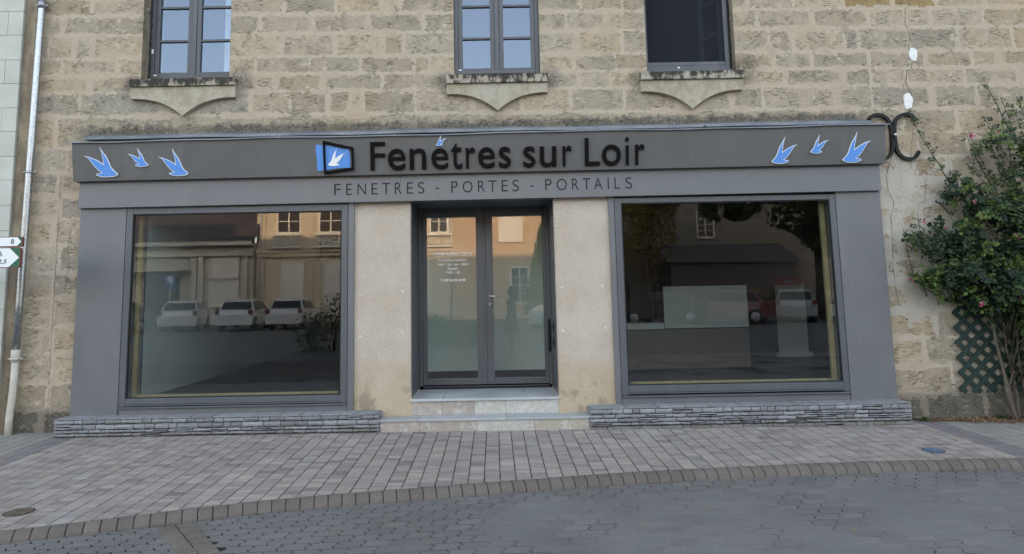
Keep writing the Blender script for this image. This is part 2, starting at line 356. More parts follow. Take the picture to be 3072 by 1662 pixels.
# ------------------------------------------------------------------ mesh helpers
class MB:
    def __init__(s): s.v = []; s.f = []; s.mi = []; s.tint = []; s.edge = {}; s.sm = []
    def add(s, vs, fs, mi=0, tint=(1, 1, 1), smooth=False, edge=None):
        o = len(s.v); s.v += [tuple(p) for p in vs]
        for i, f in enumerate(fs):
            s.f.append(tuple(o+k for k in f)); s.mi.append(mi); s.sm.append(smooth)
        s.tint += [tint]*len(vs)
        if edge is not None:
            for i, e in enumerate(edge): s.edge[o+i] = e
    def box(s, x0, x1, y0, y1, z0, z1, mi=0, tint=(1, 1, 1), bev=0.0, skew=0.0):
        # skew: z rises by skew*x
        if bev <= 0:
            vs = [(x, y, z+skew*x) for x in (x0, x1) for y in (y0, y1) for z in (z0, z1)]
            s.add(vs, [(0,1,3,2),(4,6,7,5),(0,4,5,1),(2,3,7,6),(0,2,6,4),(1,5,7,3)], mi, tint); return
        bm = bmesh.new(); bmesh.ops.create_cube(bm, size=1)
        for v in bm.verts:
            v.co.x = x0 if v.co.x < 0 else x1; v.co.y = y0 if v.co.y < 0 else y1; v.co.z = z0 if v.co.z < 0 else z1
        bmesh.ops.bevel(bm, geom=bm.edges[:], offset=bev, segments=2, profile=.5, affect='EDGES')
        s.bm(bm, mi, tint, skew=skew)
    def bm(s, bm, mi=0, tint=(1, 1, 1), smooth=False, skew=0.0):
        bm.verts.index_update(); s.add([(v.co.x, v.co.y, v.co.z+skew*v.co.x) for v in bm.verts], [[v.index for v in f.verts] for f in bm.faces], mi, tint, smooth); bm.free()
    def tube(s, pts, rad, seg=8, mi=0, tint=(1, 1, 1), caps=True):
        n = len(pts); pts = [Vector(p) for p in pts]; rads = rad if isinstance(rad, (list, tuple)) else [rad]*n
        vs = []; prev = None
        for i, p in enumerate(pts):
            d = (pts[min(i+1, n-1)]-pts[max(i-1, 0)]).normalized()
            if prev is None:
                a = d.orthogonal().normalized()
            else:
                a = (prev-d*prev.dot(d)); a = a.normalized() if a.length > 1e-6 else d.orthogonal().normalized()
            prev = a; b = d.cross(a)
            for k in range(seg):
                t = 2*math.pi*k/seg; vs.append(p+(a*math.cos(t)+b*math.sin(t))*rads[i])
        fs = [(i*seg+k, i*seg+(k+1) % seg, (i+1)*seg+(k+1) % seg, (i+1)*seg+k) for i in range(n-1) for k in range(seg)]
        if caps: fs += [tuple(range(seg-1, -1, -1)), tuple((n-1)*seg+k for k in range(seg))]
        s.add(vs, fs, mi, tint, True)
    def prism(s, poly, y0, y1, mi=0, tint=(1, 1, 1)):  # polygon in xz, from y0 (front) back to y1; handles concave via bmesh fill
        n = len(poly); tri = tessellate_polygon([[Vector((x, z, 0)) for x, z in poly]])
        vs = [(x, y0, z) for x, z in poly]+[(x, y1, z) for x, z in poly]
        def up(t):
            (ax, az), (bx, bz), (cx, cz) = (poly[k] for k in t); return t if (bx-ax)*(cz-az)-(bz-az)*(cx-ax) > 0 else t[::-1]
        fr = [up(tuple(t)) for t in tri]; ar = sum(poly[i][0]*poly[(i+1) % n][1]-poly[(i+1) % n][0]*poly[i][1] for i in range(n))
        sd = [(i, n+i, n+(i+1) % n, (i+1) % n) for i in range(n)]
        if ar < 0: sd = [f[::-1] for f in sd]
        s.add(vs, fr+[tuple(n+k for k in t[::-1]) for t in fr]+sd, mi, tint)
    def build(s, name, mats, parent=None, autosmooth=False):
        me = bpy.data.meshes.new(name); me.from_pydata(s.v, [], s.f)
        mats = mats if isinstance(mats, (list, tuple)) else [mats]
        for mname in mats: me.materials.append(MC[mname])
        me.polygons.foreach_set('material_index', s.mi); me.polygons.foreach_set('use_smooth', s.sm)
        ca = me.color_attributes.new('tint', 'FLOAT_COLOR', 'POINT'); fl = []
        for t in s.tint: fl += [t[0], t[1], t[2], 1.0]
        ca.data.foreach_set('color', fl)
        if s.edge:
            at = me.attributes.new('edge', 'FLOAT', 'POINT'); at.data.foreach_set('value', [s.edge.get(i, 1.0) for i in range(len(s.v))])
        me.validate(); me.update()
        o = bpy.data.objects.new(name, me); COL.objects.link(o)
        if parent: o.parent = parent
        return o

def tag(o, label=None, cat=None, group=None, kind=None):
    if label: o['label'] = label
    if cat: o['category'] = cat
    if group: o['group'] = group
    if kind: o['kind'] = kind
    return o
def empty(name, label, cat, loc=(0, 0, 0), group=None):
    o = bpy.data.objects.new(name, None); COL.objects.link(o); o.location = loc; o.empty_display_size = .1
    return tag(o, label, cat, group)
def child(o, parent):     # parts are modelled in world coordinates
    o.parent = parent; o.matrix_parent_inverse = Matrix.Translation(-Vector(parent.location)); return o
def part(mb, name, mats, parent): return child(mb.build(name, mats), parent)
def sub(mb, name, mats, parent_part):
    o = mb.build(name, mats); o.parent = parent_part; return o

def text_mesh(body, bold=0.0, depth=0.01, shear=0.0, res=5):
    c = bpy.data.curves.new('t', 'FONT'); c.body = body; c.resolution_u = res; c.extrude = depth/2; c.offset = bold; c.shear = shear
    o = bpy.data.objects.new('t', c); COL.objects.link(o); bpy.context.view_layer.update()
    dg = bpy.context.evaluated_depsgraph_get(); me = bpy.data.meshes.new_from_object(o.evaluated_get(dg))
    vs = [v.co.copy() for v in me.vertices]; fs = [tuple(p.vertices) for p in me.polygons]
    bpy.data.objects.remove(o); bpy.data.curves.remove(c); bpy.data.meshes.remove(me)
    return vs, fs
def put_text(mb, body, x0, x1, z0, z1, yf, depth, bold=0.0, tilt=0.0, mi=0, shear=0.0, keep=False, rise=0.0):
    """fit body in the box x0..x1, z0..z1 on a plane facing -y whose front is yf (tilt: dy per z)"""
    vs, fs = text_mesh(body, bold, depth, shear); xs = [v.x for v in vs]; ys = [v.y for v in vs]
    ax, bx, ay, by = min(xs), max(xs), min(ys), max(ys); sx = (x1-x0)/(bx-ax); sy = (z1-z0)/(by-ay) if not keep else sx
    out = []
    for v in vs:
        x = x0+(v.x-ax)*sx; z = z0+(v.y-ay)*sy + rise*(x-x0)
        out.append((x, yf - tilt*(z-z0) + (depth/2 - v.z) , z))
    mb.add(out, fs, mi)

def put_glyph(mb, ch, x0, x1, z0, z1, yf, depth, bold=0, tilt=0):
    put_text(mb, ch, x0, x1, z0, z1, yf, depth, bold, tilt)

# ------------------------------------------------------------------ ground: pavement, kerb, road
def pav(x, y): return .110 - .003*x + .0246*(y+.3)
KP = [(-12, -6.3), (-9, -5.15), (-6, -4.0), (-4.4, -3.37), (-3.197, -2.925), (-2.733, -2.765), (-2.197, -2.565), (-1.663, -2.384), (-.973, -2.221), (.017, -2.009), (.848, -1.851), (1.922, -1.707), (3.231, -1.604), (4.395, -1.572), (6, -1.55), (9, -1.54), (13, -1.54)]
def kerb_y(x):
    for i in range(len(KP)-1):
        if KP[i][0] <= x <= KP[i+1][0]:
            p0 = KP[max(i-1, 0)]; p1 = KP[i]; p2 = KP[i+1]; p3 = KP[min(i+2, len(KP)-1)]
            t = (x-p1[0])/(p2[0]-p1[0]); h = p2[0]-p1[0]
            m1 = (p2[1]-p0[1])/(p2[0]-p0[0])*h; m2 = (p3[1]-p1[1])/(p3[0]-p1[0])*h
            return (2*t**3-3*t*t+1)*p1[1]+(t**3-2*t*t+t)*m1+(-2*t**3+3*t*t)*p2[1]+(t**3-t*t)*m2
    return KP[0][1] if x < KP[0][0] else KP[-1][1]

def slab(mb, poly, z_top, ch=.003, tint=(1, 1, 1), depth=.015):
    """poly: list of (x,y) ccw ; chamfered top block"""
    n = len(poly); cx = sum(p[0] for p in poly)/n; cy = sum(p[1] for p in poly)/n
    r = sum(math.hypot(p[0]-cx, p[1]-cy) for p in poly)/n; k = 1-ch/r*1.2
    zt = z_top if callable(z_top) else (lambda x, y: z_top)
    inn = [(cx+(x-cx)*k, cy+(y-cy)*k) for x, y in poly]
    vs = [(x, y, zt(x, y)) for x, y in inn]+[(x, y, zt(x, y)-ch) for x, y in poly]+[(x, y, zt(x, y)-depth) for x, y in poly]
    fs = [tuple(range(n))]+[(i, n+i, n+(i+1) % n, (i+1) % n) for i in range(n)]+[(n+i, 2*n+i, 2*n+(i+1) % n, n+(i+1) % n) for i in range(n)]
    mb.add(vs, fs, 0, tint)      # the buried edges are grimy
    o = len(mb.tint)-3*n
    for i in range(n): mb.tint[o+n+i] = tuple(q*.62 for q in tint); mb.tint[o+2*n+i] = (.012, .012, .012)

pv = MB(); PW = .1240; JO = -.1055
prnd = random.Random(3)
cols = [(.328, .295, .278), (.305, .270, .255), (.28, .242, .232), (.34, .315, .289), (.297, .275, .264), (.225, .195, .192), (.25, .238, .235)]
for i in range(-84, 84):
    xa = JO+i*PW; xb = xa+PW; xm = (xa+xb)/2
    if xm < -11 or xm > 11: continue
    y = .03 + prnd.uniform(-.04, .0); yend = min(kerb_y(max(-11.9, xa)), kerb_y(min(12.9, xb)))
    dark = (-4.62 < xm < -4.3) or (4.3 < xm < 4.62)
    while y > yend:
        L = prnd.choice((.0625, .0625, .083, .083, .104)); y2 = y-L; g = .0030; gy = .0046
        ya, yb = y-gy, y2+gy
        ka, kb = kerb_y(max(-11.9, xa+g))+.006, kerb_y(min(12.9, xb-g))+.006
        A = [(xa+g, max(yb, ka)), (xb-g, max(yb, kb)), (xb-g, max(ya, kb)), (xa+g, max(ya, ka))]
        if (A[3][1]-A[0][1]) < .006 and (A[2][1]-A[1][1]) < .006: break
        jx = prnd.uniform(-.0012, .0012); A = [(p[0]+jx, p[1]) for p in A]
        c = prnd.choices(cols, (5, 5, 4, 4, 3, 1.2, 1.5))[0]; kq = prnd.uniform(.92, 1.07)
        if dark: c = (.20, .185, .195)
        if (xm < -4.62 or xm > 4.62): c = (.27, .265, .25)
        dz = prnd.uniform(-.0012, .0012); sl = prnd.uniform(-.006, .006)
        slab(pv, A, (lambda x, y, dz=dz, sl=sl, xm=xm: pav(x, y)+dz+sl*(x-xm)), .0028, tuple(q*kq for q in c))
        y = y2
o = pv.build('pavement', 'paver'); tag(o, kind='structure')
bs = MB(); N = 60
vs = []; fs = []
for i in range(N+1):
    x = -11+22*i/N; vs += [(x, kerb_y(x)-.01, pav(x, kerb_y(x))-.010), (x, .35, pav(x, .35)-.010)]
    if i: fs.append((2*i-2, 2*i, 2*i+1, 2*i-1))
bs.add(vs, fs); o = bs.build('pavement_bed', 'mortar_dark'); tag(o, kind='structure')
# kerb: low splayed blocks along the curve
kb = MB(); x = -9.0; krnd = random.Random(5)
while x < 9.5:
    y = kerb_y(x); dx = .02; s = (kerb_y(x+dx)-y)/dx; L = .0985; T = Vector((1, s, 0)).normalized(); Nn = Vector((T.y, -T.x, 0))
    if Nn.y > 0: Nn = -Nn
    x2 = x+T.x*L; g = .0032
    a = Vector((x, y, 0))+T*g; c = Vector((x2, kerb_y(x2), 0))-T*g
    k = krnd.uniform(.9, 1.08); base = (.145*k, .128*k, .118*k); zt = pav(x, y)-.001+krnd.uniform(-.001, .001)
    prof = [(0, zt-.004), (.006, zt), (.028, zt-.003), (.052, zt-.012), (.075, zt-.028), (.094, .012), (.098, 0), (.098, -.05)]
    ring = []
    for P0, sgn in ((a, 1), (c, -1)):
        ring.append([P0+Nn*d+Vector((0, 0, z)) for d, z in prof])
    # rounded block shoulders
    e0 = [p-Vector((0, 0, .004)) for p in ring[0]]; e1 = [p-Vector((0, 0, .004)) for p in ring[1]]
    i0 = [p+T*.005 for p in ring[0]]; i1 = [p-T*.005 for p in ring[1]]
    rows = [e0, i0, i1, e1]; n = len(prof); V = [p for r_ in rows for p in r_]; Fc = []
    for r_ in range(3):
        for q in range(n-1): Fc.append((r_*n+q, r_*n+q+1, (r_+1)*n+q+1, (r_+1)*n+q))
    Fc.append(tuple(range(n-1, -1, -1))); Fc.append(tuple(3*n+q for q in range(n)))
    kb.add(V, Fc, 0, base, False); x = x2
# solid core under the blocks, in the joints
core = []
for i in range(0, 181):
    xx = -9+18.4*i/180; yy = kerb_y(xx); core.append((xx, yy))
vv = []; ff = []
for i, (xx, yy) in enumerate(core):
    z = pav(xx, yy); vv += [(xx, yy+.004, z-.012), (xx+.01, yy-.05, z-.022), (xx+.02, yy-.09, -.004), (xx+.02, yy-.094, -.04)]
    if i:
        for q in range(3): ff.append((4*i-4+q, 4*i-4+q+1, 4*i+q+1, 4*i+q))
kb.add(vv, ff, 1)
o = kb.build('kerb', ['kerb_block', 'mortar_dark']); tag(o, kind='structure')
# road: interlocking concrete blocks
rb = MB(); rr = random.Random(11); TH = R(4.5); ca_, sa_ = math.cos(TH), math.sin(TH); BW, BH = .168, .112
def road_pt(u, v): return (-1.80+u*ca_-v*sa_, -2.58+u*sa_+v*ca_)
dband = Vector((.33, -.46, 0)).normalized(); nband = Vector((-dband.y, dband.x, 0)); bo = Vector((-2.306, -2.733, 0))
def in_band(x, y): return 0 < (Vector((x, y, 0))-bo).dot(nband) < .245
def road_edge(x): return kerb_y(min(max(x, -11.9), 12.9))
nrow = 0
for j in range(10, -28, -1):
    off = (-j)*BW*.5
    for i in range(-60, 62):
        u0 = off+i*BW; v0 = j*BH; cx_, cy_ = road_pt(u0+BW/2, v0-BH/2)
        if cx_ < -7.5 or cx_ > 7.8 or cy_ < -5.2: continue
        sl = (road_edge(cx_+.05)-road_edge(cx_-.05))/.1
        lim = road_edge(cx_)-.10*math.sqrt(1+sl*sl)
        if cy_ > lim+.05: continue
        zz = [(0, 0), (.020, .30), (-.016, .68), (0, 1)]; g = .0046
        L = [(u0+dx*1.0+g, v0-BH*t-(.0056 if t == 0 else -.0056 if t == 1 else 0)) for dx, t in zz]
        Rr = [(u0+BW+dx-g, v0-BH*t-(.0056 if t == 0 else -.0056 if t == 1 else 0)) for dx, t in zz]
        poly = [road_pt(*p) for p in L+Rr[::-1]]
        if in_band(cx_, cy_) and in_band(cx_-.05, cy_) and in_band(cx_+.05, cy_): continue
        poly = [(px, min(py, road_edge(px)-.101*math.sqrt(1+sl*sl))) for px, py in poly]
        if max(p[1] for p in poly)-min(p[1] for p in poly) < .02: continue
        k = rr.uniform(.93, 1.07); base = rr.choice(((.162, .162, .163), (.170, .169, .169), (.154, .155, .158)))
        dz = rr.uniform(-.0008, .0008)
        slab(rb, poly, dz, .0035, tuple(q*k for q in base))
def band_pt(a, b): q = bo+nband*a+dband*b; return (q.x, q.y)
for cidx in range(2):
    b0 = -.05
    while b0 < 3.2:
        L = .056; a0 = .012+cidx*.114; a1 = a0+.110
        poly = [band_pt(a0, b0+.003), band_pt(a0, b0+L-.003), band_pt(a1, b0+L-.028), band_pt(a1, b0-.022)]
        cx_ = sum(p[0] for p in poly)/4; cy_ = sum(p[1] for p in poly)/4
        if cy_ < road_edge(cx_)-.15:
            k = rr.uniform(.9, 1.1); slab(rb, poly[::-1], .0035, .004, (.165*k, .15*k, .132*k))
        b0 += L
# jointing sand: worn joints stay dark near the kerb and to the left, filled elsewhere
GX, GY = 260, 90; vv = []; ff = []
for j in range(GY+1):
    for i in range(GX+1):
        x = -9+18*i/GX; t = j/GY; ye = road_edge(x)-.085; y = ye+(-9.5-ye)*t**1.6
        nz = noise.noise(Vector((x*1.6, y*1.6, 3)))*.5+noise.noise(Vector((x*5, y*5, 7)))*.28
        dk = max(0, 1-(ye-y)/(.35+.9*max(0, min(1, (-x-.2)/2.2))))
        dep = .0105*dk+.0046-.0036*max(0, min(1, (x+2.6)/3.4))+.0085*nz
        vv.append((x, y, -max(-.0006, dep)))
for j in range(GY):
    for i in range(GX):
        a = j*(GX+1)+i; ff.append((a, a+GX+1, a+GX+2, a+1))
rs = MB(); rs.add(vv, ff, 0, (1, 1, 1), True)
rs.tint = [((.018, .019, .021) if v[2] < -.0035 else (.160, .163, .167) if v[2] > -.001 else tuple(.018+(q-.018)*(v[2]+.0035)/.0025 for q in (.160, .163, .167))) for v in vv]
o = rs.build('road_jointing', 'road_block'); tag(o, kind='structure')
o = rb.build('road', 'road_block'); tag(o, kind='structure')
gr = MB(); gr.add([(-150, -150, -.02), (150, -150, -.02), (150, 60, -.02), (-150, 60, -.02)], [(0, 1, 2, 3)])
o = gr.build('ground', 'ground_asphalt'); tag(o, kind='structure')

# ------------------------------------------------------------------ the stone building
B = empty('stone_building', 'old stone house with broad pale pointing, carrying the grey shopfront', 'building', (0, 0, 0))
openings = [(-3.942, -2.943, 3.957, 5.75), (-.405, .565, 3.937, 5.65), (1.77, 2.775, 3.93, 5.65), (-4.42, 4.16, -.3, 3.05)]
rows = [-.15, .09, .36, .65, .955, 1.24, 1.55, 1.82, 2.12, 2.41, 2.66, 2.93, 3.2, 3.53, 3.80, 4.0, 4.2, 4.475, 4.705, 4.94, 5.2, 5.45, 5.7, 5.97, 6.25, 6.5, 6.8, 7.1, 7.4, 7.7, 8.0, 8.3, 8.6, 8.9, 9.3]
fixed = {13: [-4.622, -2.696, -2.25, -1.826, -1.579, -1.439, -.849, -.2, .35, .9, 1.5, 2.1, 2.7, 3.052, 3.883, 4.271, 4.954],
 14: [-4.522, -2.421, -1.893, -1.22, -.86, 1.0, 1.35, 3.324, 3.97, 4.279, 4.683, 5.341, 5.946],
 15: [-4.84, -4.213, -2.652, -2.036, -1.873, -1.463, -.857, -.685, .95, 1.42, 3.2, 3.635, 4.283, 4.916, 5.442, 5.739],
 16: [-4.999, -4.71, -4.514, -2.364, -1.757, -1.214, -.976, .98, 1.5, 3.166, 3.437, 4.02, 4.182, 4.751, 5.306, 5.928],
 17: [-4.859, -4.216, -2.609, -2.01, -1.378, -.757, .88, 1.33, 3.047, 3.673, 4.312, 4.734, 5.019, 5.617],
 18: [-4.539, -2.34, -1.75, -1.215, -1.007, 1.05, 1.52, 2.95, 3.47, 4.05, 4.6, 5.1, 5.65],
 2: [-4.78, 4.87, 5.36, 5.9], 1: [-4.85, 4.55, 5.2, 5.8], 4: [-4.77, 4.75, 5.3], 5: [-4.79, 4.62, 5.1], 3: [-4.76, 4.6, 5.25],
 6: [-4.8, 4.8, 5.4], 7: [-4.74, 4.45, 5.0], 8: [-4.83, 4.68, 5.2], 9: [-4.78, 4.5, 5.1], 10: [-4.8, 4.55, 5.05], 11: [-4.72, 4.75, 5.3], 12: [-4.86, 4.6, 5.2]}
wl = MB(); wr = random.Random(21); X0, X1 = -5.17, 9.0
# break the rows at opening heights so cells clip exactly
def cells_for(row):
    z0, z1 = rows[row], rows[row+1]
    js = [X0]
    if row in fixed: js += fixed[row]; x = fixed[row][-1]+.5
    else: x = X0+wr.uniform(.25, .55)
    while x < X1-.2: js.append(x); x += wr.uniform(.34, .68)
    js.append(X1); js = sorted(js)
    return [(js[i], js[i+1], z0, z1) for i in range(len(js)-1)]
def clip(rect, ops):
    out = [rect]
    for (a, b, c, d) in ops:
        nxt = []
        for (x0, x1, z0, z1, fl) in out:
            if x1 <= a or x0 >= b or z1 <= c or z0 >= d: nxt.append((x0, x1, z0, z1, fl)); continue
            L, Rr, Bm, T = fl
            if x0 < a: nxt.append((x0, a, z0, z1, (L, 1, Bm, T)))
            if x1 > b: nxt.append((b, x1, z0, z1, (1, Rr, Bm, T)))
            xa, xb = max(x0, a), min(x1, b); la = 1 if x0 < a else L; ra = 1 if x1 > b else Rr
            if z0 < c: nxt.append((xa, xb, z0, c, (la, ra, Bm, 1)))
            if z1 > d: nxt.append((xa, xb, d, z1, (la, ra, 1, T)))
        out = nxt
    return out
tints = [(.41, .342, .255), (.39, .332, .253), (.38, .328, .254), (.42, .345, .25), (.375, .328, .262), (.41, .352, .272), (.39, .338, .263)]
def drift(x, z): return 0.0 if z < 3.3 else -.009*(x+1)*(1 if z < 4.9 else 0)
for rw in range(len(rows)-1):
    for (x0, x1, z0, z1) in cells_for(rw):
        t = wr.choice(tints); kq = wr.uniform(.88, 1.12); t = tuple(q*kq for q in t)
        if rw == 18 and 4.0 < x0 < 4.72: t = (.31, .235, .12)
        if rw == 13 and x0 < -4: t = (.335, .31, .255)
        if rw == 1: t = (.21, .195, .155)
        if rw in (3, 2, 4) and x0 > 4: t = (.36, .32, .25)
        rn = wr.uniform(0, .05)
        for (a, b, c, d, fl) in clip((x0, x1, z0, z1, (0, 0, 0, 0)), openings):
            if b-a < .004 or d-c < .004: continue
            iw = min(.062, (b-a)*.42); ih = min(.062, (d-c)*.42)
            L, Rr, Bm, T = fl
            def V(x, z, free): return (x, 0, z + (drift(x, z) if free else 0))
            oz0 = (lambda x: c+(0 if Bm else drift(x, c))); oz1 = (lambda x: d+(0 if T else drift(x, d)))
            O = [(a, 0, oz0(a)), (b, 0, oz0(b)), (b, 0, oz1(b)), (a, 0, oz1(a))]
            xi0 = a if L else a+iw; xi1 = b if Rr else b-iw
            I = [(xi0, 0, oz0(xi0)+(0 if Bm else ih)), (xi1, 0, oz0(xi1)+(0 if Bm else ih)), (xi1, 0, oz1(xi1)-(0 if T else ih)), (xi0, 0, oz1(xi0)-(0 if T else ih))]
            e = [1 if (L and Bm) else 0, 1 if (Rr and Bm) else 0, 1 if (Rr and T) else 0, 1 if (L and T) else 0]
            # mid-edge points are interpolated; keep open sides bare by nudging with e
            fs = [(4, 5, 6, 7)]
            if not Bm: fs.append((0, 1, 5, 4))
            if not Rr: fs.append((1, 2, 6, 5))
            if not T: fs.append((2, 3, 7, 6))
            if not L: fs.append((3, 0, 4, 7))
            # where a side is open, stretch the neighbours' outer corners in line with it
            if Bm: I[0] = (I[0][0], 0, O[0][2]); I[1] = (I[1][0], 0, O[1][2])
            if T: I[2] = (I[2][0], 0, O[2][2]); I[3] = (I[3][0], 0, O[3][2])
            wl.add(O+I, fs, 0, t, False, e+[1, 1, 1, 1])
# reveals of the three upper openings
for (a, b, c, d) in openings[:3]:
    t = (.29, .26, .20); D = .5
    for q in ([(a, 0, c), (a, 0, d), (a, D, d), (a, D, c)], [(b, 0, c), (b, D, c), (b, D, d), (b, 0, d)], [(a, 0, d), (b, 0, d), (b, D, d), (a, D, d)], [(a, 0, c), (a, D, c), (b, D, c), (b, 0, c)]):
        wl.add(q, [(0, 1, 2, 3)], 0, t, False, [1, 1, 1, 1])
# flank and back walls
for q in ([(-5.28, .02, -.2), (-5.28, 9, -.2), (-5.28, 9, 9.3), (-5.28, .02, 9.3)], [(9, 0, -.2), (9, 0, 9.3), (9, 9, 9.3), (9, 9, -.2)], [(-5.28, 9, -.2), (9, 9, -.2), (9, 9, 9.3), (-5.28, 9, 9.3)]):
    wl.add(q, [(0, 1, 2, 3)], 0, (.27, .23, .17), False, [1]*4)
wall = part(wl, 'wall', 'stone_wall_material', B)
rf = MB(); rf.add([(-5.4, -.35, 9.25), (9.2, -.35, 9.25), (9.2, 4.5, 10.5), (-5.4, 4.5, 10.5), (9.2, 9.3, 9.25), (-5.4, 9.3, 9.25)], [(0, 1, 2, 3), (3, 2, 4, 5), (0, 3, 5), (1, 4, 2), (0, 5, 4, 1)])
part(rf, 'roof', 'slate_roof', B)
# brown rendered strip at the left corner
q = MB(); q.box(-5.28, -5.155, -.012, .3, -.1, 9.3); part(q, 'corner_render', 'brown_render', B)
# cracks
cr = MB(); crr = random.Random(4)
def crack(pts, w=.004):
    P = []
    for i in range(len(pts)-1):
        a, b = Vector((pts[i][0], pts[i][1])), Vector((pts[i+1][0], pts[i+1][1])); n = max(2, int((b-a).length/.03))
        for k in range(n): P.append(a.lerp(b, k/n)+Vector((crr.uniform(-.006, .006), crr.uniform(-.004, .004))))
    P.append(Vector(pts[-1]))
    vs = []; fs = []
    for i, p in enumerate(P):
        d = (P[min(i+1, len(P)-1)]-P[max(i-1, 0)]).normalized(); nn = Vector((-d.y, d.x)); ww = w*crr.uniform(.35, 1.1)
        vs += [(p.x-nn.x*ww/2, -.0016, p.y-nn.y*ww/2), (p.x+nn.x*ww/2, -.0016, p.y+nn.y*ww/2)]
        if i: fs.append((2*i-2, 2*i-1, 2*i+1, 2*i))
    cr = MB(); cr.add(vs, fs); part(cr, 'crack', 'crack_shadow', B)
crack([(4.80, 5.1), (4.804, 4.745), (4.782, 4.66), (4.741, 4.653), (4.723, 4.462), (4.747, 4.419), (4.758, 4.32), (4.741, 4.179), (4.763, 4.011), (4.752, 3.921), (4.693, 3.915), (4.674, 3.776), (4.715, 3.637)], .007)
crack([(4.698, 3.247), (4.665, 3.027), (4.637, 2.858), (4.649, 2.785)], .005)
crack([(4.429, 2.922), (4.358, 2.73), (4.361, 2.562), (4.413, 2.417), (4.37, 2.263), (4.365, 2.08), (4.34, 1.7), (4.36, 1.3)], .006)
crack([(4.787, 2.674), (4.757, 2.422), (4.678, 2.4), (4.66, 2.269)], .005)
crack([(4.70, 3.9), (4.66, 3.78), (4.63, 3.70)], .004); crack([(-4.64, 2.3), (-4.66, 2.05), (-4.63, 1.9), (-4.67, 1.6)], .005)
crack([(-4.78, 2.9), (-4.775, .2)], .005)
# white filler dabs
for (cx_, cz_, rx, rz, sd_) in ((4.783, 4.102, .046, .074, 1), (4.676, 3.562, .050, .088, 2)):
    q = MB(); rn = random.Random(sd_); pts = []
    for k in range(22):
        a = 2*math.pi*k/22; s_ = 1+rn.uniform(-.10, .10); ex = .75
        ca2 = math.copysign(abs(math.cos(a))**ex, math.cos(a)); sa2 = math.copysign(abs(math.sin(a))**ex, math.sin(a))
        pts.append((cx_+rx*ca2*s_, cz_+rz*sa2*s_))
    q.prism(pts, -.006, .002); part(q, 'filler_patch', 'filler_white', B)
# white wall plug dots on the piers
# ------------------------------------------------------------------ upper windows
def upper_window(name, x0, x1, z0, z1, y, mull, munt, gb, glass='upper_glass'):
    fr = MB(); fw = .045; d0, d1 = y, y+.07
    fr.box(x0, x0+fw, d0, d1, z0, z1, bev=.003); fr.box(x1-fw, x1, d0, d1, z0, z1, bev=.003)
    fr.box(x0+fw, x1-fw, d0+.002, d1, z0, z0+.05, bev=.003); fr.box(x0+fw, x1-fw, d0+.002, d1, z1-.06, z1)
    P = child(fr.build('window', 'upper_window_grey'), B)
    for k, (a, b) in enumerate(((x0+fw+.001, mull-.028), (mull+.028, x1-fw-.001))):
        s_ = MB(); sw = .048; yy = y+.014
        s_.box(a, a+sw, yy, yy+.05, z0+.052, z1-.06, bev=.003); s_.box(b-sw, b, yy, yy+.05, z0+.052, z1-.06, bev=.003)
        s_.box(a+sw, b-sw, yy+.002, yy+.05, z0+.052, gb, bev=.003)
        for mz in munt: s_.box(a+sw, b-sw, yy+.004, yy+.045, mz-.013, mz+.013, bev=.002)
        so_ = s_.build('sash', 'upper_window_grey'); so_.parent = P
        g = MB(); g.add([(a+sw-.003, yy+.026, gb-.003), (b-sw+.003, yy+.026, gb-.003), (b-sw+.003, yy+.026, z1-.1), (a+sw-.003, yy+.026, z1-.1)], [(0, 1, 2, 3)])
        go = g.build('pane', glass); go.parent = P
    mm_ = MB(); mm_.box(mull-.027, mull+.027, y+.004, y+.06, z0+.03, z1-.06, bev=.006); mo = mm_.build('mullion', 'upper_window_grey'); mo.parent = P
    return P
w1 = upper_window('window', -3.93, -2.90, 4.02, 5.75, .17, -3.433, (4.494, 4.90, 5.31), 4.115)
w2 = upper_window('window', -.403, .563, 3.985, 5.65, .045, .083, (4.41, 4.795, 5.18), 4.054)
w1['label'] = 'divided casement with a white curtain behind its right leaf'; w2['label'] = 'closed casement reflecting blue sky'
q = MB()                                                           # ragged sealant line left of the first window
rn = random.Random(9); ys = [4.0+.035*i for i in range(50)]; L = [(-3.938, z) for z in ys]; Rr = [(-3.912+rn.uniform(-.008, .012), z) for z in ys]
vs = []; fs = []
for i, z in enumerate(ys):
    vs += [(-3.942, .155, z), (-3.925+rn.uniform(-.008, .008), .166, z)]
    if i: fs.append((2*i-2, 2*i-1, 2*i+1, 2*i))
q.add(vs, fs); so_ = q.build('sealant', 'sealant_black'); so_.parent = w1
q = MB()                                                           # curtain, pleated
vs = []; fs = []
for i in range(41):
    x = -3.14+.2*i/40; y = .34+.012*math.sin(i*1.1); vs += [(x, y, 4.0), (x, y, 5.7)]
    if i: fs.append((2*i-2, 2*i, 2*i+1, 2*i-1))
q.add(vs, fs, 0, (1, 1, 1), True); so_ = q.build('curtain', 'curtain_white'); so_.parent = w1
for (a, c, d, e, wn) in ((-3.905, 4.365, .022, .05, w1), (-3.865, 4.078, .035, .016, w1), (-.338, 4.03, .04, .014, w2)):
    q = MB(); q.box(a-d/2, a+d/2, (.163 if wn is w1 else .04), (.171 if wn is w1 else .0445), c-e/2, c+e/2, bev=.002); so_ = q.build('hinge_cap', 'sill_paint_white'); so_.parent = wn
